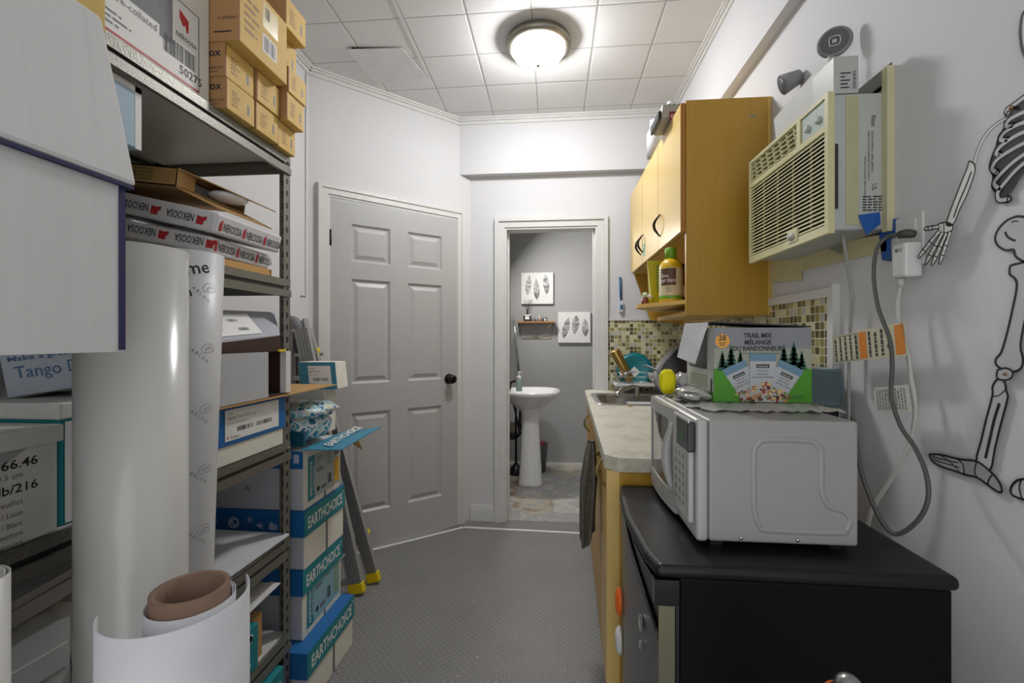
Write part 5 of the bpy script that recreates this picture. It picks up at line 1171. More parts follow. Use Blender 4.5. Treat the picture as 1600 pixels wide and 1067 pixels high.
for k in range(1, 5): y = AY0 + (AY1 - AY0) * k / 5; mb.box(AX0 + .008, AX0 + .012, y - .002, y + .002, AZ0 + .022, zv - .008, acp)
mb.build('intake_grille', ac_)
yv0 = AY0 + .15; mb = MB()
for k in range(5): z = zv + .014 + k * .0145; mb.box(AX0 + .003, AX0 + .012, yv0, AY1 - .014, z, z + .003, acp)
for k in range(7): y = yv0 + (AY1 - .014 - yv0) * k / 7; mb.prism([(AX0 + .003, y, zv + .008), (AX0 + .003, y + .004, zv + .008), (AX0 + .003, y + .022, AZ1 - .01), (AX0 + .003, y + .018, AZ1 - .01)], (.009, 0, 0), acp)
mb.build('air_outlet', ac_)
mb = MB().box(AX0 + .004, AX0 + .012, AY0 + .018, AY0 + .125, zv + .008, AZ1 - .01, M('control plate', 'A4B2A8', .4)); mb.box(AX0 + .0, AX0 + .012, AY0 + .128, yv0 - .004, zv + .008, AZ1 - .01, acp); mb.build('control_plate', ac_)
for k in range(2): T = Matrix.Translation((AX0 + .006, AY0 + .045 + k * .05, zv + .035)) @ Matrix.Rotation(math.radians(-90), 4, 'Y'); MB().lathe([(0, 0), (.010, 0), (.009, .008), (0, .009)], (0, 0, 0), 16, acs, T).build('control_knob', ac_)
mb = MB().box(AX0 - .003, AX0 + .004, AY0 + .14, AY0 + .19, AZ0 + .012, AZ0 + .045, acp); T = Matrix.Translation((AX0 - .003, AY0 + .168, AZ0 + .028)) @ Matrix.Rotation(math.radians(-90), 4, 'Y'); mb.lathe([(0, 0), (.013, 0), (.012, .005), (0, .006)], (0, 0, 0), 20, acs, T @ Matrix.Diagonal((.8, 1.3, 1, 1))); mb.build('badge', ac_)
MB().box(AX0 + .018, AX0 + .024, AY0 - .0005, AY0 + .001, AZ0 + .06, AZ0 + .22, ink).build('side_slot', ac_)
mb = MB(); f = fy(AX0 - .024, AY0 + .006, AZ0); 
def vtext(mb, f, t, a, b, h, L, m):
    vs, fs = glyphs(t, 0); x0 = min(v.x for v in vs); x1 = max(v.x for v in vs); mb.add([f.p(a + v.y * h, b - (v.x - x0) / (x1 - x0) * L, .001) for v in vs], fs, m)
vtext(mb, f, 'Whirlpool', .128, .29, .016, .028, ink); vtext(mb, f, 'MODEL ACM052XJ1  SERIAL QJ0450631', .128, .25, .007, .10, ink); vtext(mb, f, 'MODEL: AR ROOM AIR CONDITIONER  VOLTS 115  HERTZ 60', .12, .25, .006, .12, ink); vtext(mb, f, 'Whirlpool Corporation  Benton Harbor', .112, .19, .006, .10, ink); vtext(mb, f, 'UL', .13, .12, .016, .016, ink)
for r_ in range(4): f.lines(mb, .108 + r_ * .012, .119 + r_ * .012, .052, .092, 6, ink, r_, .001, .5)
mb.build('printed_label', ac_)
# tape and foam below and beside
fo = thing('foam_strip', 'yellowed foam and tape strip sealing the gap under the air conditioner', 'seal', (XR - .01, 1.4, 1.43))
fom = M('aged foam tape', 'C6BE93', .7, var=.08, bump=.2, bs=40)
a, b, c, d = P(1216, 395, X=XR - .004), P(1385, 365, X=XR - .004), P(1385, 392, X=XR - .004), P(1200, 436, X=XR - .004)
MB().quad(a, b, c, d, fom, .003).build('strip', fo); MB().quad(P(1200, 405, X=XR - .006), P(1250, 400, X=XR - .006), P(1252, 438, X=XR - .006), P(1203, 441, X=XR - .006), fom, .003).build('strip', fo)
MB().quad(P(1196, 400, X=XR - .003), P(1206, 400, X=XR - .003), P(1209, 505, X=XR - .003), P(1199, 505, X=XR - .003), fom, .003).build('strip', fo)
MB().quad(P(1290, 362, X=XR - .008), P(1308, 360, X=XR - .008), P(1314, 398, X=XR - .012), P(1298, 390, X=XR - .012), M('grey tape', '8E8E86', .5), .002).build('tape_end', fo)
bt_ = thing('blue_tape', 'crinkled blue masking tape at the lower corner of the air conditioner', 'tape', (XR - .01, 1.2, 1.4)); btm = M('blue masking tape', '12509A', .5, bump=.4, bs=50, var=.1)
MB().quad(P(1341, 336, Y=1.192), P(1375, 331, Y=1.192), P(1376, 350, Y=1.192), P(1354, 367, Y=1.186), btm, .001).build('tape_piece', bt_)
MB().quad(P(1372, 345, X=XR - .004), P(1404, 341, X=XR - .004), P(1402, 370, X=XR - .006), P(1374, 375, X=XR - .006), btm, .002).build('tape_piece', bt_); MB().quad(P(1374, 372, X=XR - .004), P(1390, 370, X=XR - .004), P(1391, 408, X=XR - .004), P(1378, 406, X=XR - .004), btm, .002).build('tape_piece', bt_)
# things on top of the unit
top = AZ1 + .001
pnl = [P(1209, 186, X=.705), P(1214, 235, X=.705), P(1299, 141, X=.705), P(1294, 88, X=.705)]
MB().prism(pnl, (.004, 0, 0), M('white sheet board', 'B9B9B4', .6)).build('white_board', label='white board standing on the top edge of the air conditioner', cat='board')
bx_ = thing('small_box', 'small grey printed box standing on the air conditioner', 'box', (.75, 1.21, top)); p0, p1 = P(1303, 140, Y=1.205), P(1342, 86, Y=1.205)
MB().box(p0.x, p1.x, 1.205, 1.30, top, p1.z, acs).build('box_body', bx_, bevel=.002); mb = MB(); f = fy(p0.x, 1.205, top); vtext(mb, f, 'SERIES', .044, .055, .010, .045, ink); f.lines(mb, .015, .04, .01, .055, 5, ink, 2, .001); mb.build('side_print', bx_)
dc = P(1304, 65, X=.79); T = Matrix.Translation(P(1304, 66, Y=1.33)) @ Matrix.Rotation(math.radians(90), 4, 'X') @ Matrix.Rotation(math.radians(-32), 4, 'Y')
dsk = thing('round_disc', 'grey ribbed round disc with a square emblem above the air conditioner', 'disc', P(1304, 90, Y=1.33)); 
MB().lathe([(0, -.006), (.040, -.006), (.042, 0), (.040, .005), (.034, .006), (0, .004)], (0, 0, 0), 40, M('mid grey plastic', '77777A', .4), T).build('disc_body', dsk)
mb = MB(); f = Face(T @ Vector((0, 0, .0062)), T.to_3x3() @ Vector((1, 0, 0)), T.to_3x3() @ Vector((0, 1, 0))); f.disc(mb, 0, 0, .033, M('dark rib grey', '4A4A4C', .5), .0006)
for k in range(30): a = 6.2832 * k / 30; f.ribbon(mb, [(.018 * math.cos(a), .018 * math.sin(a)), (.032 * math.cos(a), .032 * math.sin(a))], .0015, M('mid grey plastic', '77777A', .4), .001, k=0)
f.ribbon(mb, [(-.011, -.011), (.011, -.011), (.011, .011), (-.011, .011)], .003, M('light grey print', 'B5B5B5', .5), .0015, closed=True, k=3); f.rect(mb, -.005, .005, -.005, .005, M('light grey print', 'B5B5B5', .5), .0015); mb.build('emblem', dsk)
pd = P(1300, 92, Y=1.33); MB().rod(P(1300, 88, Y=1.33), Vector((pd.x, 1.33, top)), .004, acs).build('stand', dsk)
ca, cb_ = P(1222, 133, X=.76), P(1250, 119, X=.812); ax = (cb_ - ca).normalized(); T = Matrix.Translation(ca) @ ax.to_track_quat('Z', 'Y').to_matrix().to_4x4(); LL = (cb_ - ca).length
MB().lathe([(.030, 0), (.033, 0), (.022, LL), (0, LL), (.02, LL - .004), (.030, 0)], (0, 0, 0), 32, M('grey cone plastic', '8B8C90', .45), T).build('wall_cone', label='grey cone-shaped holder stuck to the right wall above the white board', cat='holder')

# ---- outlet, plugs, cords
ol = thing('wall_outlet', 'white double outlet plate on the right wall by the blue tape', 'outlet', (XR, 1.1, 1.45)); pp_ = [P(1403, 343, X=XR - .0), P(1446, 329, X=XR - .0), P(1446, 412, X=XR - .0), P(1403, 416, X=XR - .0)]
MB().prism(pp_, (-.006, 0, 0), trimm).build('cover_plate', ol, bevel=.002); MB().box(XR - .009, XR - .006, P(1436, 360, X=XR).y, P(1412, 360, X=XR).y, P(1425, 362, X=XR).z, P(1425, 345, X=XR).z, trimm).build('socket', ol)
gf = thing('plug_adapter', 'white plug adapter box with two buttons plugged below the dark plug', 'plug', P(1408, 436, X=.79)); x_ = .775; a_, b_ = P(1414, 377, X=x_), P(1392, 436, X=x_)
MB().box(x_, XR - .007, a_.y, b_.y, b_.z, a_.z, trimm).build('adapter_body', gf, bevel=.006); 
for k in range(2): T = Matrix.Translation((x_, a_.y + .012 + k * .012, a_.z - .016)) @ Matrix.Rotation(math.radians(-90), 4, 'Y'); MB().lathe([(0, 0), (.004, 0), (.004, .002), (0, .002)], (0, 0, 0), 12, greyink if k else acs, T).build('button', gf)
dkc = M('dark grey cord', '4B4B48', .5); ltc = M('light grey cord', '9A9A92', .5); whc = M('white cord', 'B4B3AC', .5)
c1 = thing('power_cord', 'dark grey power cord looping down from the outlet to the microwave', 'cord', P(1405, 833, X=.70))
MB().tube(smooth_pts([P(1432, 366, X=.80), P(1415, 365, X=.785), P(1402, 368, X=.775)], 4), [.006, .008, .0095, .010, .010, .0095, .009, .008, .007], M('black plug rubber', '3A3936', .5)).build('plug', c1)
cpts = [(1404, 367, .775), (1385, 371, .765), (1370, 390, .75), (1365, 430, .745), (1372, 480, .74), (1390, 530, .74), (1394, 570, .745), (1393, 620, .745), (1407, 665, .745), (1430, 700, .745), (1447, 740, .74), (1450, 780, .735), (1435, 812, .725), (1405, 834, .705), (1385, 825, .69), (1365, 790, .68), (1345, 735, .665), (1338, 690, .655), (1332, 650, .645)]
MB().tube(smooth_pts([P(u, v, X=x) for u, v, x in cpts], 6), .0044, dkc).build('cord', c1)
c2 = [(1308, 325, .74), (1313, 345, .74), (1319, 380, .752), (1326, 425, .775), (1331, 470, .79), (1328, 520, .795), (1326, 580, .795), (1327, 650, .795), (1330, 740, .795)]
MB().tube(smooth_pts([P(u, v, X=x) for u, v, x in c2], 6), .0042, ltc).build('power_cord', label='pale grey cord hanging straight down from the air conditioner', cat='cord')
c3 = thing('power_cord', 'white cord twisting down from the plug adapter behind the fridge', 'cord', P(1362, 800, X=.75))
MB().tube([P(1408, 435, X=.785), P(1407, 448, X=.785)], .007, whc).build('strain_relief', c3)
c3p = [(1407, 446, .785), (1403, 475, .785), (1406, 510, .785), (1417, 545, .79), (1424, 590, .79), (1430, 630, .79), (1428, 665, .79), (1418, 700, .785), (1398, 740, .775), (1372, 780, .765), (1360, 805, .76), (1352, 850, .76), (1350, 900, .76)]
MB().tube(smooth_pts([P(u, v, X=x) for u, v, x in c3p], 6), .0042, whc).build('cord', c3)
tg = thing('warning_tag', 'cream warning tag with orange blocks strapped across the hanging cords', 'tag', P(1355, 560, X=.76))
A, B, Cc, D = P(1303, 568, X=.765), P(1418, 555, X=.765), P(1411, 512, X=.765), P(1296, 527, X=.765)
f = Face(A, B - A, D - A); up_ = (D - A) - f.r * (D - A).dot(f.r); f = Face(A, B - A, up_); LW, LH = (B - A).length, up_.length
mb = MB(); mb.prism([f.p(0, 0), f.p(LW, 0), f.p(LW, LH), f.p(0, LH)], f.n * -.001, M('tag cream', 'B9B49A', .5)); mb.build('tag_card', tg)
mb = MB(); org = M('tag orange', 'C9781E', .5); f.rect(mb, LW * .42, LW * .52, LH * .05, LH * .95, org); f.rect(mb, LW * .88, LW * .985, LH * .05, LH * .95, org)
for a0 in (.04, .12, .2, .28, .36, .55, .63, .71): 
    rd = random.Random(int(a0 * 100)); b = .08
    while b < .88: l_ = rd.uniform(.05, .16); f.rect(mb, LW * a0, LW * (a0 + .028), LH * b, LH * min(b + l_, .92), ink, .0007); b += l_ + .03
f.ribbon(mb, [(LW * .02, LH * .05), (LW * .40, LH * .05), (LW * .40, LH * .95), (LW * .02, LH * .95), (LW * .02, LH * .05)], .0012, ink, .0007, k=0); f.disc(mb, LW * .81, LH * .35, .007, ink, .0008); mb.build('tag_print', tg)
tg = thing('cord_label', 'clear white printed label around the cords below the warning tag', 'tag', P(1392, 640, X=.765))
A, B, Cc, D = P(1368, 644, X=.768), P(1424, 643, X=.768), P(1419, 601, X=.768), P(1362, 606, X=.768); f = Face(A, B - A, D - A); up_ = (D - A) - f.r * (D - A).dot(f.r); f = Face(A, B - A, up_); LW, LH = (B - A).length, up_.length
mb = MB(); mb.prism([f.p(0, 0), f.p(LW, 0), f.p(LW, LH), f.p(.008, LH), f.p(0, LH * .8)], f.n * -.001, M('label clear white', 'BDBDB6', .35)); mb.build('tag_card', tg); mb = MB()
for a0 in (.1, .18, .26, .34, .42, .55, .63, .71, .79, .87): 
    rd = random.Random(int(a0 * 100)); b = .1
    while b < .85: l_ = rd.uniform(.05, .16); f.rect(mb, LW * a0, LW * (a0 + .03), LH * b, LH * min(b + l_, .9), greyink, .0007); b += l_ + .04
mb.build('tag_print', tg)

# ---- paper skeleton on the wall
sk_ = thing('skeleton_decoration', 'white cut-out paper skeleton with black outlines taped to the right wall', 'decoration', (XR, .6, .9))
bone = M('printed bone', 'B6B6B6', .5, var=.03); bonew = M('glossy printed bone', 'CFCFCC', .35, var=.03); blk = M('outline black', '1A1718', .6)
SKX = XR - .006
class WF:   # pixel outlines laid on the wall plane
    def __init__(s, off): s.x = XR - off
    def p(s, u, v, l=0): q = P(u, v, X=s.x); return Vector((s.x - l, q.y, q.z))
def bone_shape(name, pts, off, m=bone, w=.0030, extra=(), sm=3, dark=None):
    W_ = WF(off); q = [W_.p(u, v) for u, v in pts]; q = smooth_pts(q + q[:1], sm)[:-1] if sm else q
    mb = MB().prism(q, (-.0012, 0, 0), m)
    def rib(pp, w_, closed):
        N = len(pp); vs = []
        for i, p in enumerate(pp):
            d = (pp[(i + 1) % N] if closed else pp[min(i + 1, N - 1)]) - (pp[i - 1] if closed else pp[max(i - 1, 0)]); d.normalize(); nn = Vector((0, -d.z, d.y)) * w_ / 2
            for s_ in (1, -1): vs.append(Vector((p.x - .0016, p.y, p.z)) + nn * s_)
        mb.add(vs, [(2 * i, 2 * i + 1, (2 * i + 3) % (2 * N), (2 * i + 2) % (2 * N)) for i in range(N if closed else N - 1)], blk)
    rib(q, w, True)
    for e in extra: rib(smooth_pts([W_.p(u, v) for u, v in e[1]], 3), e[0], False)
    return mb.build(name, sk_)
bone_shape('forearm', [(1515, 252), (1520, 253), (1525, 260), (1523, 275), (1512, 305), (1502, 325), (1491, 350), (1480, 351), (1484, 335), (1494, 308), (1505, 280), (1512, 263)], .022, bonew, .003, [(.003, [(1519, 268), (1510, 292), (1500, 315), (1491, 340)])])
bone_shape('palm', [(1467, 350), (1479, 347), (1490, 352), (1488, 361), (1478, 364), (1467, 361)], .022, bonew, .003, [(.002, [(1476, 348), (1476, 363)])], 2)
for (a, b) in (((1468, 354), (1445, 358)), ((1469, 361), (1436, 403)), ((1474, 363), (1447, 413)), ((1480, 364), (1457, 415)), ((1486, 362), (1469, 413))):
    ax, ay = a; bx, by = b; L_ = math.hypot(bx - ax, by - ay); nx, ny = -(by - ay) / L_, (bx - ax) / L_; w_ = 3.4; pts = []
    for t_, k in ((0, .8), (.25, .7), (.42, 1), (.6, .75), (.72, 1), (.9, .7), (1, .3)): pts.append((ax + (bx - ax) * t_ + nx * w_ * k, ay + (by - ay) * t_ + ny * w_ * k))
    for t_, k in ((1, -.3), (.9, -.7), (.72, -1), (.6, -.75), (.42, -1), (.25, -.7), (0, -.8)): pts.append((ax + (bx - ax) * t_ + nx * w_ * k, ay + (by - ay) * t_ + ny * w_ * k))
    cuts = [(.0022, [(ax + (bx - ax) * t_ + nx * w_, ay + (by - ay) * t_ + ny * w_), (ax + (bx - ax) * t_ - nx * w_, ay + (by - ay) * t_ - ny * w_)]) for t_ in (.42, .72)]
    bone_shape('finger', pts, .024, bonew, .0026, cuts, 0)
bone_shape('upper_arm', [(1521, 256), (1528, 232), (1538, 212), (1552, 196), (1571, 184), (1572, 187), (1554, 200), (1541, 216), (1531, 236), (1526, 256)], .014, bonew, .0012)
bone_shape('rib_backing', [(1612, 140), (1590, 164), (1572, 183), (1570, 200), (1562, 212), (1558, 228), (1552, 242), (1547, 262), (1553, 275), (1551, 292), (1558, 302), (1562, 314), (1580, 300), (1600, 268), (1612, 262)], .004, blk)  # black backing shape behind the white ribs
for pts in ([(1576, 176), (1574, 172), (1588, 162), (1612, 144)], [(1583, 197), (1573, 197), (1578, 187), (1596, 177), (1612, 172)], [(1573, 219), (1564, 218), (1570, 207), (1590, 195), (1612, 188)], [(1562, 242), (1557, 239), (1566, 227), (1590, 211), (1612, 202)], [(1558, 270), (1551, 263), (1560, 248), (1585, 232), (1612, 218)], [(1562, 295), (1554, 286), (1566, 270), (1588, 250), (1612, 234)], [(1576, 311), (1562, 312), (1560, 300), (1572, 284), (1590, 264), (1612, 246)]):
    W_ = WF(.0055); q = smooth_pts([W_.p(u, v) for u, v in pts], 5); mb = MB()
    for (wd, m_, l_) in ((.0135, blk, .0), (.0064, bone, .0008)):
        N = len(q); vs = []
        for i, p in enumerate(q):
            d = q[min(i + 1, N - 1)] - q[max(i - 1, 0)]; d.normalize(); nn = Vector((0, -d.z, d.y)) * wd / 2
            for s_ in (1, -1): vs.append(Vector((p.x - l_, p.y, p.z)) + nn * s_)
        mb.add(vs, [(2 * i, 2 * i + 1, 2 * i + 3, 2 * i + 2) for i in range(N - 1)], m_)
        e = q[0]; n_ = 12; mb.add([(e.x - l_, e.y + wd / 2 * math.cos(6.2832 * k / n_), e.z + wd / 2 * math.sin(6.2832 * k / n_)) for k in range(n_)], [tuple(range(n_))], m_)
    mb.build('rib', sk_)
bone_shape('pelvis', [(1590, 338), (1575, 344), (1562, 357), (1556, 372), (1561, 384), (1573, 391), (1585, 390), (1588, 400), (1600, 408), (1614, 408), (1614, 345), (1602, 339)], .004, bone, .0042, [(.004, [(1572, 362), (1575, 369), (1582, 374), (1588, 376)]), (.002, [(1582, 347), (1588, 345), (1592, 346)])])
bone_shape('femur', [(1580, 415), (1592, 412), (1612, 413), (1612, 470), (1603, 500), (1596, 540), (1600, 560), (1597, 575), (1585, 581), (1570, 578), (1558, 570), (1558, 560), (1566, 550), (1575, 520), (1583, 485), (1590, 450), (1588, 436), (1579, 428)], .004, bone, .0042)
bone_shape('patella', [(1560, 578), (1572, 575), (1583, 580), (1582, 590), (1571, 594), (1559, 590)], .0075, bone, .0036)
bone_shape('shin', [(1564, 592), (1571, 596), (1574, 612), (1576, 622), (1566, 660), (1556, 700), (1548, 735), (1527, 722), (1534, 690), (1543, 652), (1552, 618), (1552, 605), (1558, 594)], .004, bone, .0042, [(.0055, [(1563, 630), (1555, 655), (1547, 690), (1541, 716)]), (.002, [(1553, 619), (1562, 618), (1572, 609)])])
bone_shape('foot', [(1453, 710), (1470, 710), (1490, 715), (1505, 718), (1528, 721), (1549, 737), (1562, 752), (1567, 766), (1562, 769), (1548, 760), (1528, 746), (1510, 742), (1494, 736), (1472, 729), (1457, 720)], .0055, M('bone grey', '9A9A9A', .5), .0042, [(.0026, [(1497, 717), (1506, 726), (1508, 741)]), (.0026, [(1527, 722), (1524, 735), (1527, 745)]), (.0026, [(1552, 741), (1546, 750), (1545, 758)]), (.0022, [(1456, 713), (1475, 718), (1498, 723)]), (.0022, [(1456, 717), (1475, 723), (1500, 730)]), (.0022, [(1470, 711), (1484, 720), (1500, 736)])])
bone_shape('foot', [(1612, 748), (1592, 750), (1582, 760), (1581, 770), (1590, 777), (1612, 780)], .004, bone, .0042, [(.0026, [(1597, 750), (1594, 762), (1598, 778)])])
bone_shape('skull', [(1612, 8), (1600, 20), (1596, 40), (1596, 60), (1600, 80), (1612, 96)], .004, bone, .005)
for (u, v) in ((1571, 584), (1580, 168)): MB().sphere(P(u, v, X=XR - .009), .0035, M('brass rivet', '9A7A5A', .3, .9), 10).build('rivet', sk_)
# ============================================================ BATHROOM
bs = thing('pedestal_sink', 'white porcelain pedestal sink in the bathroom beyond the doorway', 'sink', (-.2, 3.92, 0))
by = 3.93; bx_r = P(875, 610, Y=by).x; bxl = BX0 + .002; szt = .815
mb = MB(); rings = []; n = 40
def ell(cx, cy, rx, ry, z, sq=2.5):
    out = []
    for i in range(n):
        a = 6.2832 * i / n; c_, s_ = math.cos(a), math.sin(a)
        x = cx + rx * math.copysign(abs(c_) ** (2 / sq), c_); y = cy + ry * math.copysign(abs(s_) ** (2 / sq), s_); out.append((max(x, bxl), y, z))
    return out
cx = (bxl + bx_r) / 2; RX = (bx_r - bxl) / 2
for (rx, ry, z, ox) in ((.06, .06, .62, -.03), (.10, .10, .66, -.02), (RX * .75, .19, .72, -.02), (RX * .97, .25, .775, 0), (RX, .262, .79, 0), (RX, .262, .812, 0), (RX * .97, .255, szt, 0), (RX * .86, .21, szt - .006, .01), (RX * .75, .18, szt - .04, .01), (RX * .4, .1, szt - .10, .01)):
    rings.append(ell(cx + ox, by, rx, ry, z))
vs = [p for r in rings for p in r]; fs = [(j * n + i, j * n + (i + 1) % n, (j + 1) * n + (i + 1) % n, (j + 1) * n + i) for j in range(len(rings) - 1) for i in range(n)] + [tuple((len(rings) - 1) * n + i for i in range(n)), tuple(range(n))[::-1]]
mb.add(vs, fs, porcelain, True); mb.build('basin', bs)
pl_, pr_ = P(810, 755, Y=3.92).x, P(848, 755, Y=3.92).x; pcx = (pl_ + pr_) / 2; pw = (pr_ - pl_) / 2
rings = [ell(pcx, 3.92, r, r * 1.0, z, 3) for r, z in ((pw, .0), (pw * 1.0, .03), (pw * .93, .08), (pw * .8, .35), (pw * .72, .55), (pw * .80, .64), (pw * .9, .68))]
vs = [p for r in rings for p in r]; mb = MB().add(vs, [(j * n + i, j * n + (i + 1) % n, (j + 1) * n + (i + 1) % n, (j + 1) * n + i) for j in range(len(rings) - 1) for i in range(n)] + [tuple(range(n))[::-1]], porcelain, True); mb.build('pedestal', bs)
MB().tube([(bxl + .05, 3.93, szt), (bxl + .06, 3.93, szt + .06), (bxl + .11, 3.93, szt + .075), (bxl + .16, 3.93, szt + .065)], [.012, .012, .011, .01], bronze).build('faucet', bs)
MB().tube([(-.29, 4.05, .66), (-.30, 4.05, .50), (-.28, 4.06, .42), (-.34, 4.08, .36)], .013, blackp).build('drain_pipe', bs); MB().tube([(-.36, 4.10, .66), (-.33, 4.08, .55), (-.30, 4.06, .40)], .008, blackp).build('supply_hose', bs)
p = P(811, 607, Y=3.80); so = thing('soap_dispenser', 'clear green soap bottle with a white foam pump on the bathroom sink', 'soap', (p.x, 3.80, szt + .001)); T = Matrix.Translation((p.x, 3.80, szt + .001))
MB().lathe([(0, 0), (.026, 0), (.027, .01), (.026, .085), (.018, .10), (0, .101)], (0, 0, 0), 24, M('green soap', '8FA59E', .12, trans=.3), T).build('bottle', so); MB().lathe([(0, .101), (.019, .101), (.019, .125), (.008, .13), (.008, .15), (.013, .152), (.013, .162), (0, .163)], (0, 0, 0), 20, porcelain, T).build('pump', so); MB().box(p.x, p.x + .03, 3.794, 3.806, szt + .152, szt + .162, porcelain).build('spout', so)
mir = MB().box(BX0 + .001, BX0 + .028, 3.6, 4.25, P(800, 535, Y=4.0).z - .02, P(800, 447, Y=4.0).z, M('mirror frame', '6E6C58', .3, .6)).build('mirror', label='framed mirror seen edge-on on the bathroom left wall', cat='mirror', bevel=.004)
tb = thing('towel', 'beige hand towel hanging beside the bathroom sink', 'towel', (-.40, 3.7, .83)); mb = MB()
a = P(795, 545, Y=3.5); vs = []
for r_ in range(10):
    for c_ in range(7):
        vs.append((BX0 + .012 + .012 * math.sin(c_ * 1.6) + .028 * r_ / 9, 3.46 + .03 * c_, 1.20 - .34 * r_ / 9))
mb.add(vs, [(r_ * 7 + c_, r_ * 7 + c_ + 1, (r_ + 1) * 7 + c_ + 1, (r_ + 1) * 7 + c_) for r_ in range(9) for c_ in range(6)], M('beige towel', '9C8678', .9, bump=.5), True); o = mb.build('cloth', tb); md = o.modifiers.new('s', 'SOLIDIFY'); md.thickness = .006
a, b = P(803, 500, Y=4.40), P(811, 585, Y=4.40); MB().tube([a, a.lerp(b, .5) + Vector((.0, 0, 0)), b], .010, M('steel tube', '9C9FA5', .25, .8)).build('grab_tube', label='slim steel tube hanging in the bathroom corner left of the shelf', cat='tube')
bn = thing('waste_bin', 'small grey waste bin with a red liner behind the pedestal', 'bin', (-.12, 4.33, 0)); p = P(838, 700, Y=4.30); T = Matrix.Translation((p.x - .0, 4.33, 0))
MB().lathe([(0, .0), (.085, 0), (.11, .27), (.105, .27), (.082, .01), (0, .008)], (0, 0, 0), 32, M('grey bin', '55555A', .5), T).build('bin_body', bn); mb = MB(); blob(mb, (p.x, 4.31, .262), .08, .08, .022, M('red liner', '9C1F2B', .5), 3, .2); mb.build('liner', bn)
pl2 = thing('plunger', 'black toilet plunger and cleaning bottle cluster under the sink', 'plunger', (-.36, 4.15, 0)); T = Matrix.Translation((-.345, 4.2, 0)); MB().lathe([(0, .0), (.06, 0), (.055, .05), (.02, .10), (0, .105)], (0, 0, 0), 24, blackp, T).build('cup', pl2); MB().rod((-.345, 4.2, .1), (-.345, 4.2, .62), .01, bronze).build('handle', pl2)
dk_ = MB().box(-.42, -.34, 4.28, 4.38, .30, .36, blackp).box(-.41, -.36, 4.3, 4.36, .36, .46, nickel).build('pipe_trap', label='dark pipe trap on the left bathroom wall below the sink', cat='pipe', bevel=.006)
# shelf with diffuser and crystals
sY = BY - .11; a, b = P(808, 502, Y=sY), P(867, 502, Y=sY); zS = a.z
sh = thing('wall_shelf', 'small wooden wall shelf on a brass wire bracket in the bathroom', 'shelf', ((a.x + b.x) / 2, BY - .06, zS - .12)); woods = mk_wood('shelf oak', '8A5F33', 'A9774A', .5, 'y')
MB().box(a.x, b.x, sY, BY - .001, zS - .016, zS, woods).build('shelf_board', sh, bevel=.001)
brs = M('brass wire', 'A79463', .3, .9); zb = P(835, 529, Y=BY).z; m0, m1 = a.x + .03, b.x - .03; yb_ = BY - .004
MB().tube([(m0 - .02, yb_, zS - .017), (m0 + .01, yb_, zb), (m1 - .01, yb_, zb), (m1 + .02, yb_, zS - .017)], .0035, brs, 6).build('bracket', sh)
cxm = (a.x + b.x) / 2
for xx in (a.x + .02, b.x - .02, cxm): MB().rod((xx, sY + .01, zS - .017), (cxm, yb_, zb + .006), .0025, brs, 6).build('bracket_wire', sh)
p = P(824, 490, Y=BY - .06); df = thing('reed_diffuser', 'dark square reed diffuser with black sticks on the small bathroom shelf', 'diffuser', (p.x, BY - .06, zS + .001))
MB().box(p.x - .037, p.x + .037, BY - .09, BY - .03, zS + .001, zS + .065, M('dark brown glass', '2A1A1C', .15)).build('bottle', df, bevel=.004); MB().rod((p.x, BY - .06, zS + .065), (p.x, BY - .06, zS + .085), .012, blackp).build('neck', df)
mb = MB(); fy(p.x - .02, BY - .0905, zS + .02).rect(mb, 0, .04, 0, .032, paper); mb.build('label', df)
for dx in (-.035, -.01, .012, .03, .045): MB().rod((p.x, BY - .06, zS + .08), (p.x + dx, BY - .06 + dx * .2, zS + .22), .0018, blackp, 5).build('reed', df)
cr = [M('grey crystal', '8A939C', .3), M('pink crystal', 'C2A99A', .3), M('dark crystal', '5F6663', .3), M('pale crystal', 'C9C9BC', .3)]
for k, (u, h, m_) in enumerate(((835, .055, 0), (839, .045, 0), (843, .062, 1), (848, .05, 2), (853, .052, 2), (852, .025, 3))):
    p = P(u, 498, Y=BY - .05 - (.03 if k == 5 else 0)); T = Matrix.Translation((p.x, BY - .05 - (.03 if k == 5 else 0), zS + .001)); nm = ('leftmost blue-grey crystal point on the small bathroom shelf', 'short blue-grey crystal point next to the leftmost one', 'tall pinkish crystal point in the middle of the shelf', 'dark green-grey crystal point right of the pink one', 'rightmost dark crystal point on the small bathroom shelf', 'small pale rough crystal in front of the dark ones')[k]
    MB().lathe([(0, 0), (.013, 0), (.012, h * .7), (0, h)], (0, 0, 0), 6, cr[m_], T).build('crystal', label=nm, cat='crystal')
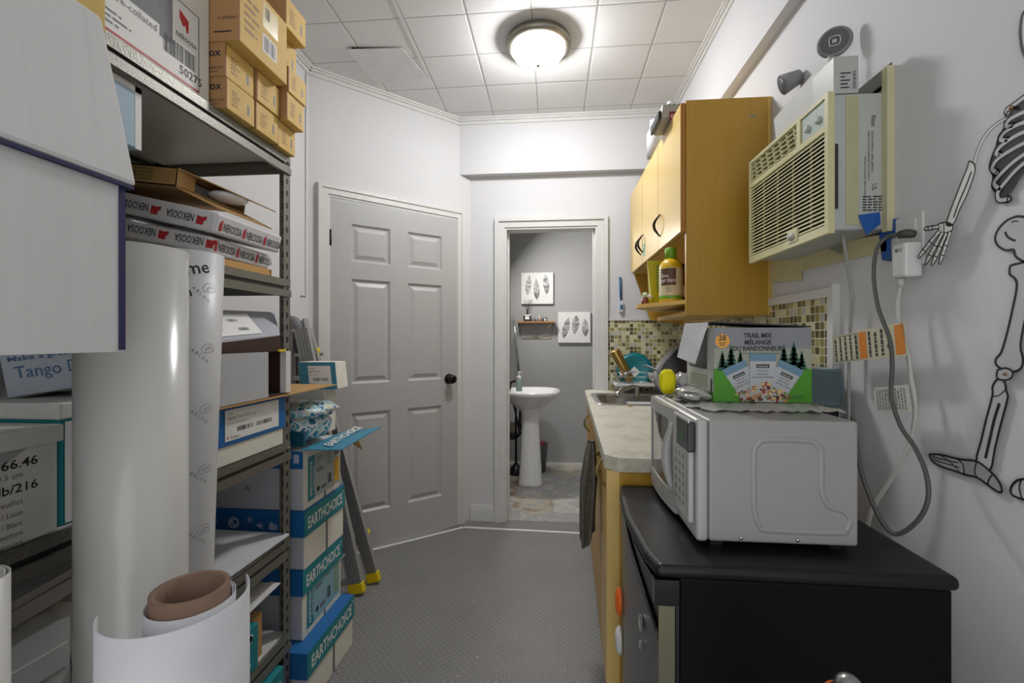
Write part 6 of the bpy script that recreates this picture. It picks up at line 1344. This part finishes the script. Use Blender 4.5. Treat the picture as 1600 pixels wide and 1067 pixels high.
# feather canvases
def feather(f, mb, cx, cy, L_, W_, rot, st, seed):
    rd = random.Random(seed); c_, s_ = math.cos(rot), math.sin(rot); g1 = [M('feather grey a', 'A3A3A3', .6), M('feather grey b', '8A8A8C', .6), M('feather grey c', '6E6E72', .6)]
    def tr(a, b): return (cx + a * c_ - b * s_, cy + a * s_ + b * c_)
    for k in range(34):
        t_ = k / 33; w_ = W_ * math.sin(math.pi * min(1, .08 + t_ * .95)) ** .7
        dark = (int(t_ * 6) % 2 == 0) if st == 2 else (t_ < .35 if st == 1 else rd.random() < .3)
        for sd in (-1, 1): 
            if rd.random() < .12: continue
            f.ribbon(mb, [tr(0, L_ * (t_ - .5)), tr(sd * w_ * .6, L_ * (t_ - .5) + L_ * .04), tr(sd * w_ * rd.uniform(.8, 1), L_ * (t_ - .5) + L_ * .10)], L_ * (.018 if not dark else .028), g1[2 if dark and rd.random() < .6 else rd.choice((0, 1))], .001, k=2)
    f.ribbon(mb, [tr(0, -L_ * .56), tr(0, L_ * .45)], L_ * .012, g1[2], .0013, k=0)
cv = M('canvas white', 'D3D3D2', .8, bump=.2, bs=300)
for k, (u0, v0, u1, v1, fe, lb_) in enumerate(((814.5, 475, 864.5, 425.5, ((.22, .58, .56, .10, -.12, 0), (.48, .45, .60, .10, .05, 1), (.78, .6, .56, .10, .1, 2)), 'upper square canvas with three grey feather drawings in the bathroom'), (872, 535.5, 922.5, 487.5, ((.24, .46, .6, .11, -.25, 2), (.54, .58, .56, .12, -.12, 0), (.84, .48, .52, .11, .05, 1)), 'lower square canvas with three feathers, right of the small shelf'))):
    a, b = P(u0, v0, Y=BY - .03), P(u1, v1, Y=BY - .03); W_, H_ = b.x - a.x, b.z - a.z
    t = thing('feather_canvas', lb_, 'picture', ((a.x + b.x) / 2, BY - .015, a.z)); MB().box(a.x, b.x, BY - .03, BY - .001, a.z, b.z, cv).build('canvas', t, bevel=.002)
    f = fy(a.x, BY - .03, a.z); mb = MB()
    for i, (cx_, cy_, L_, w_, rot, st) in enumerate(fe): feather(f, mb, W_ * cx_, H_ * cy_, H_ * L_, W_ * w_, rot, st, k * 7 + i)
    mb.build('feather_drawing', t)
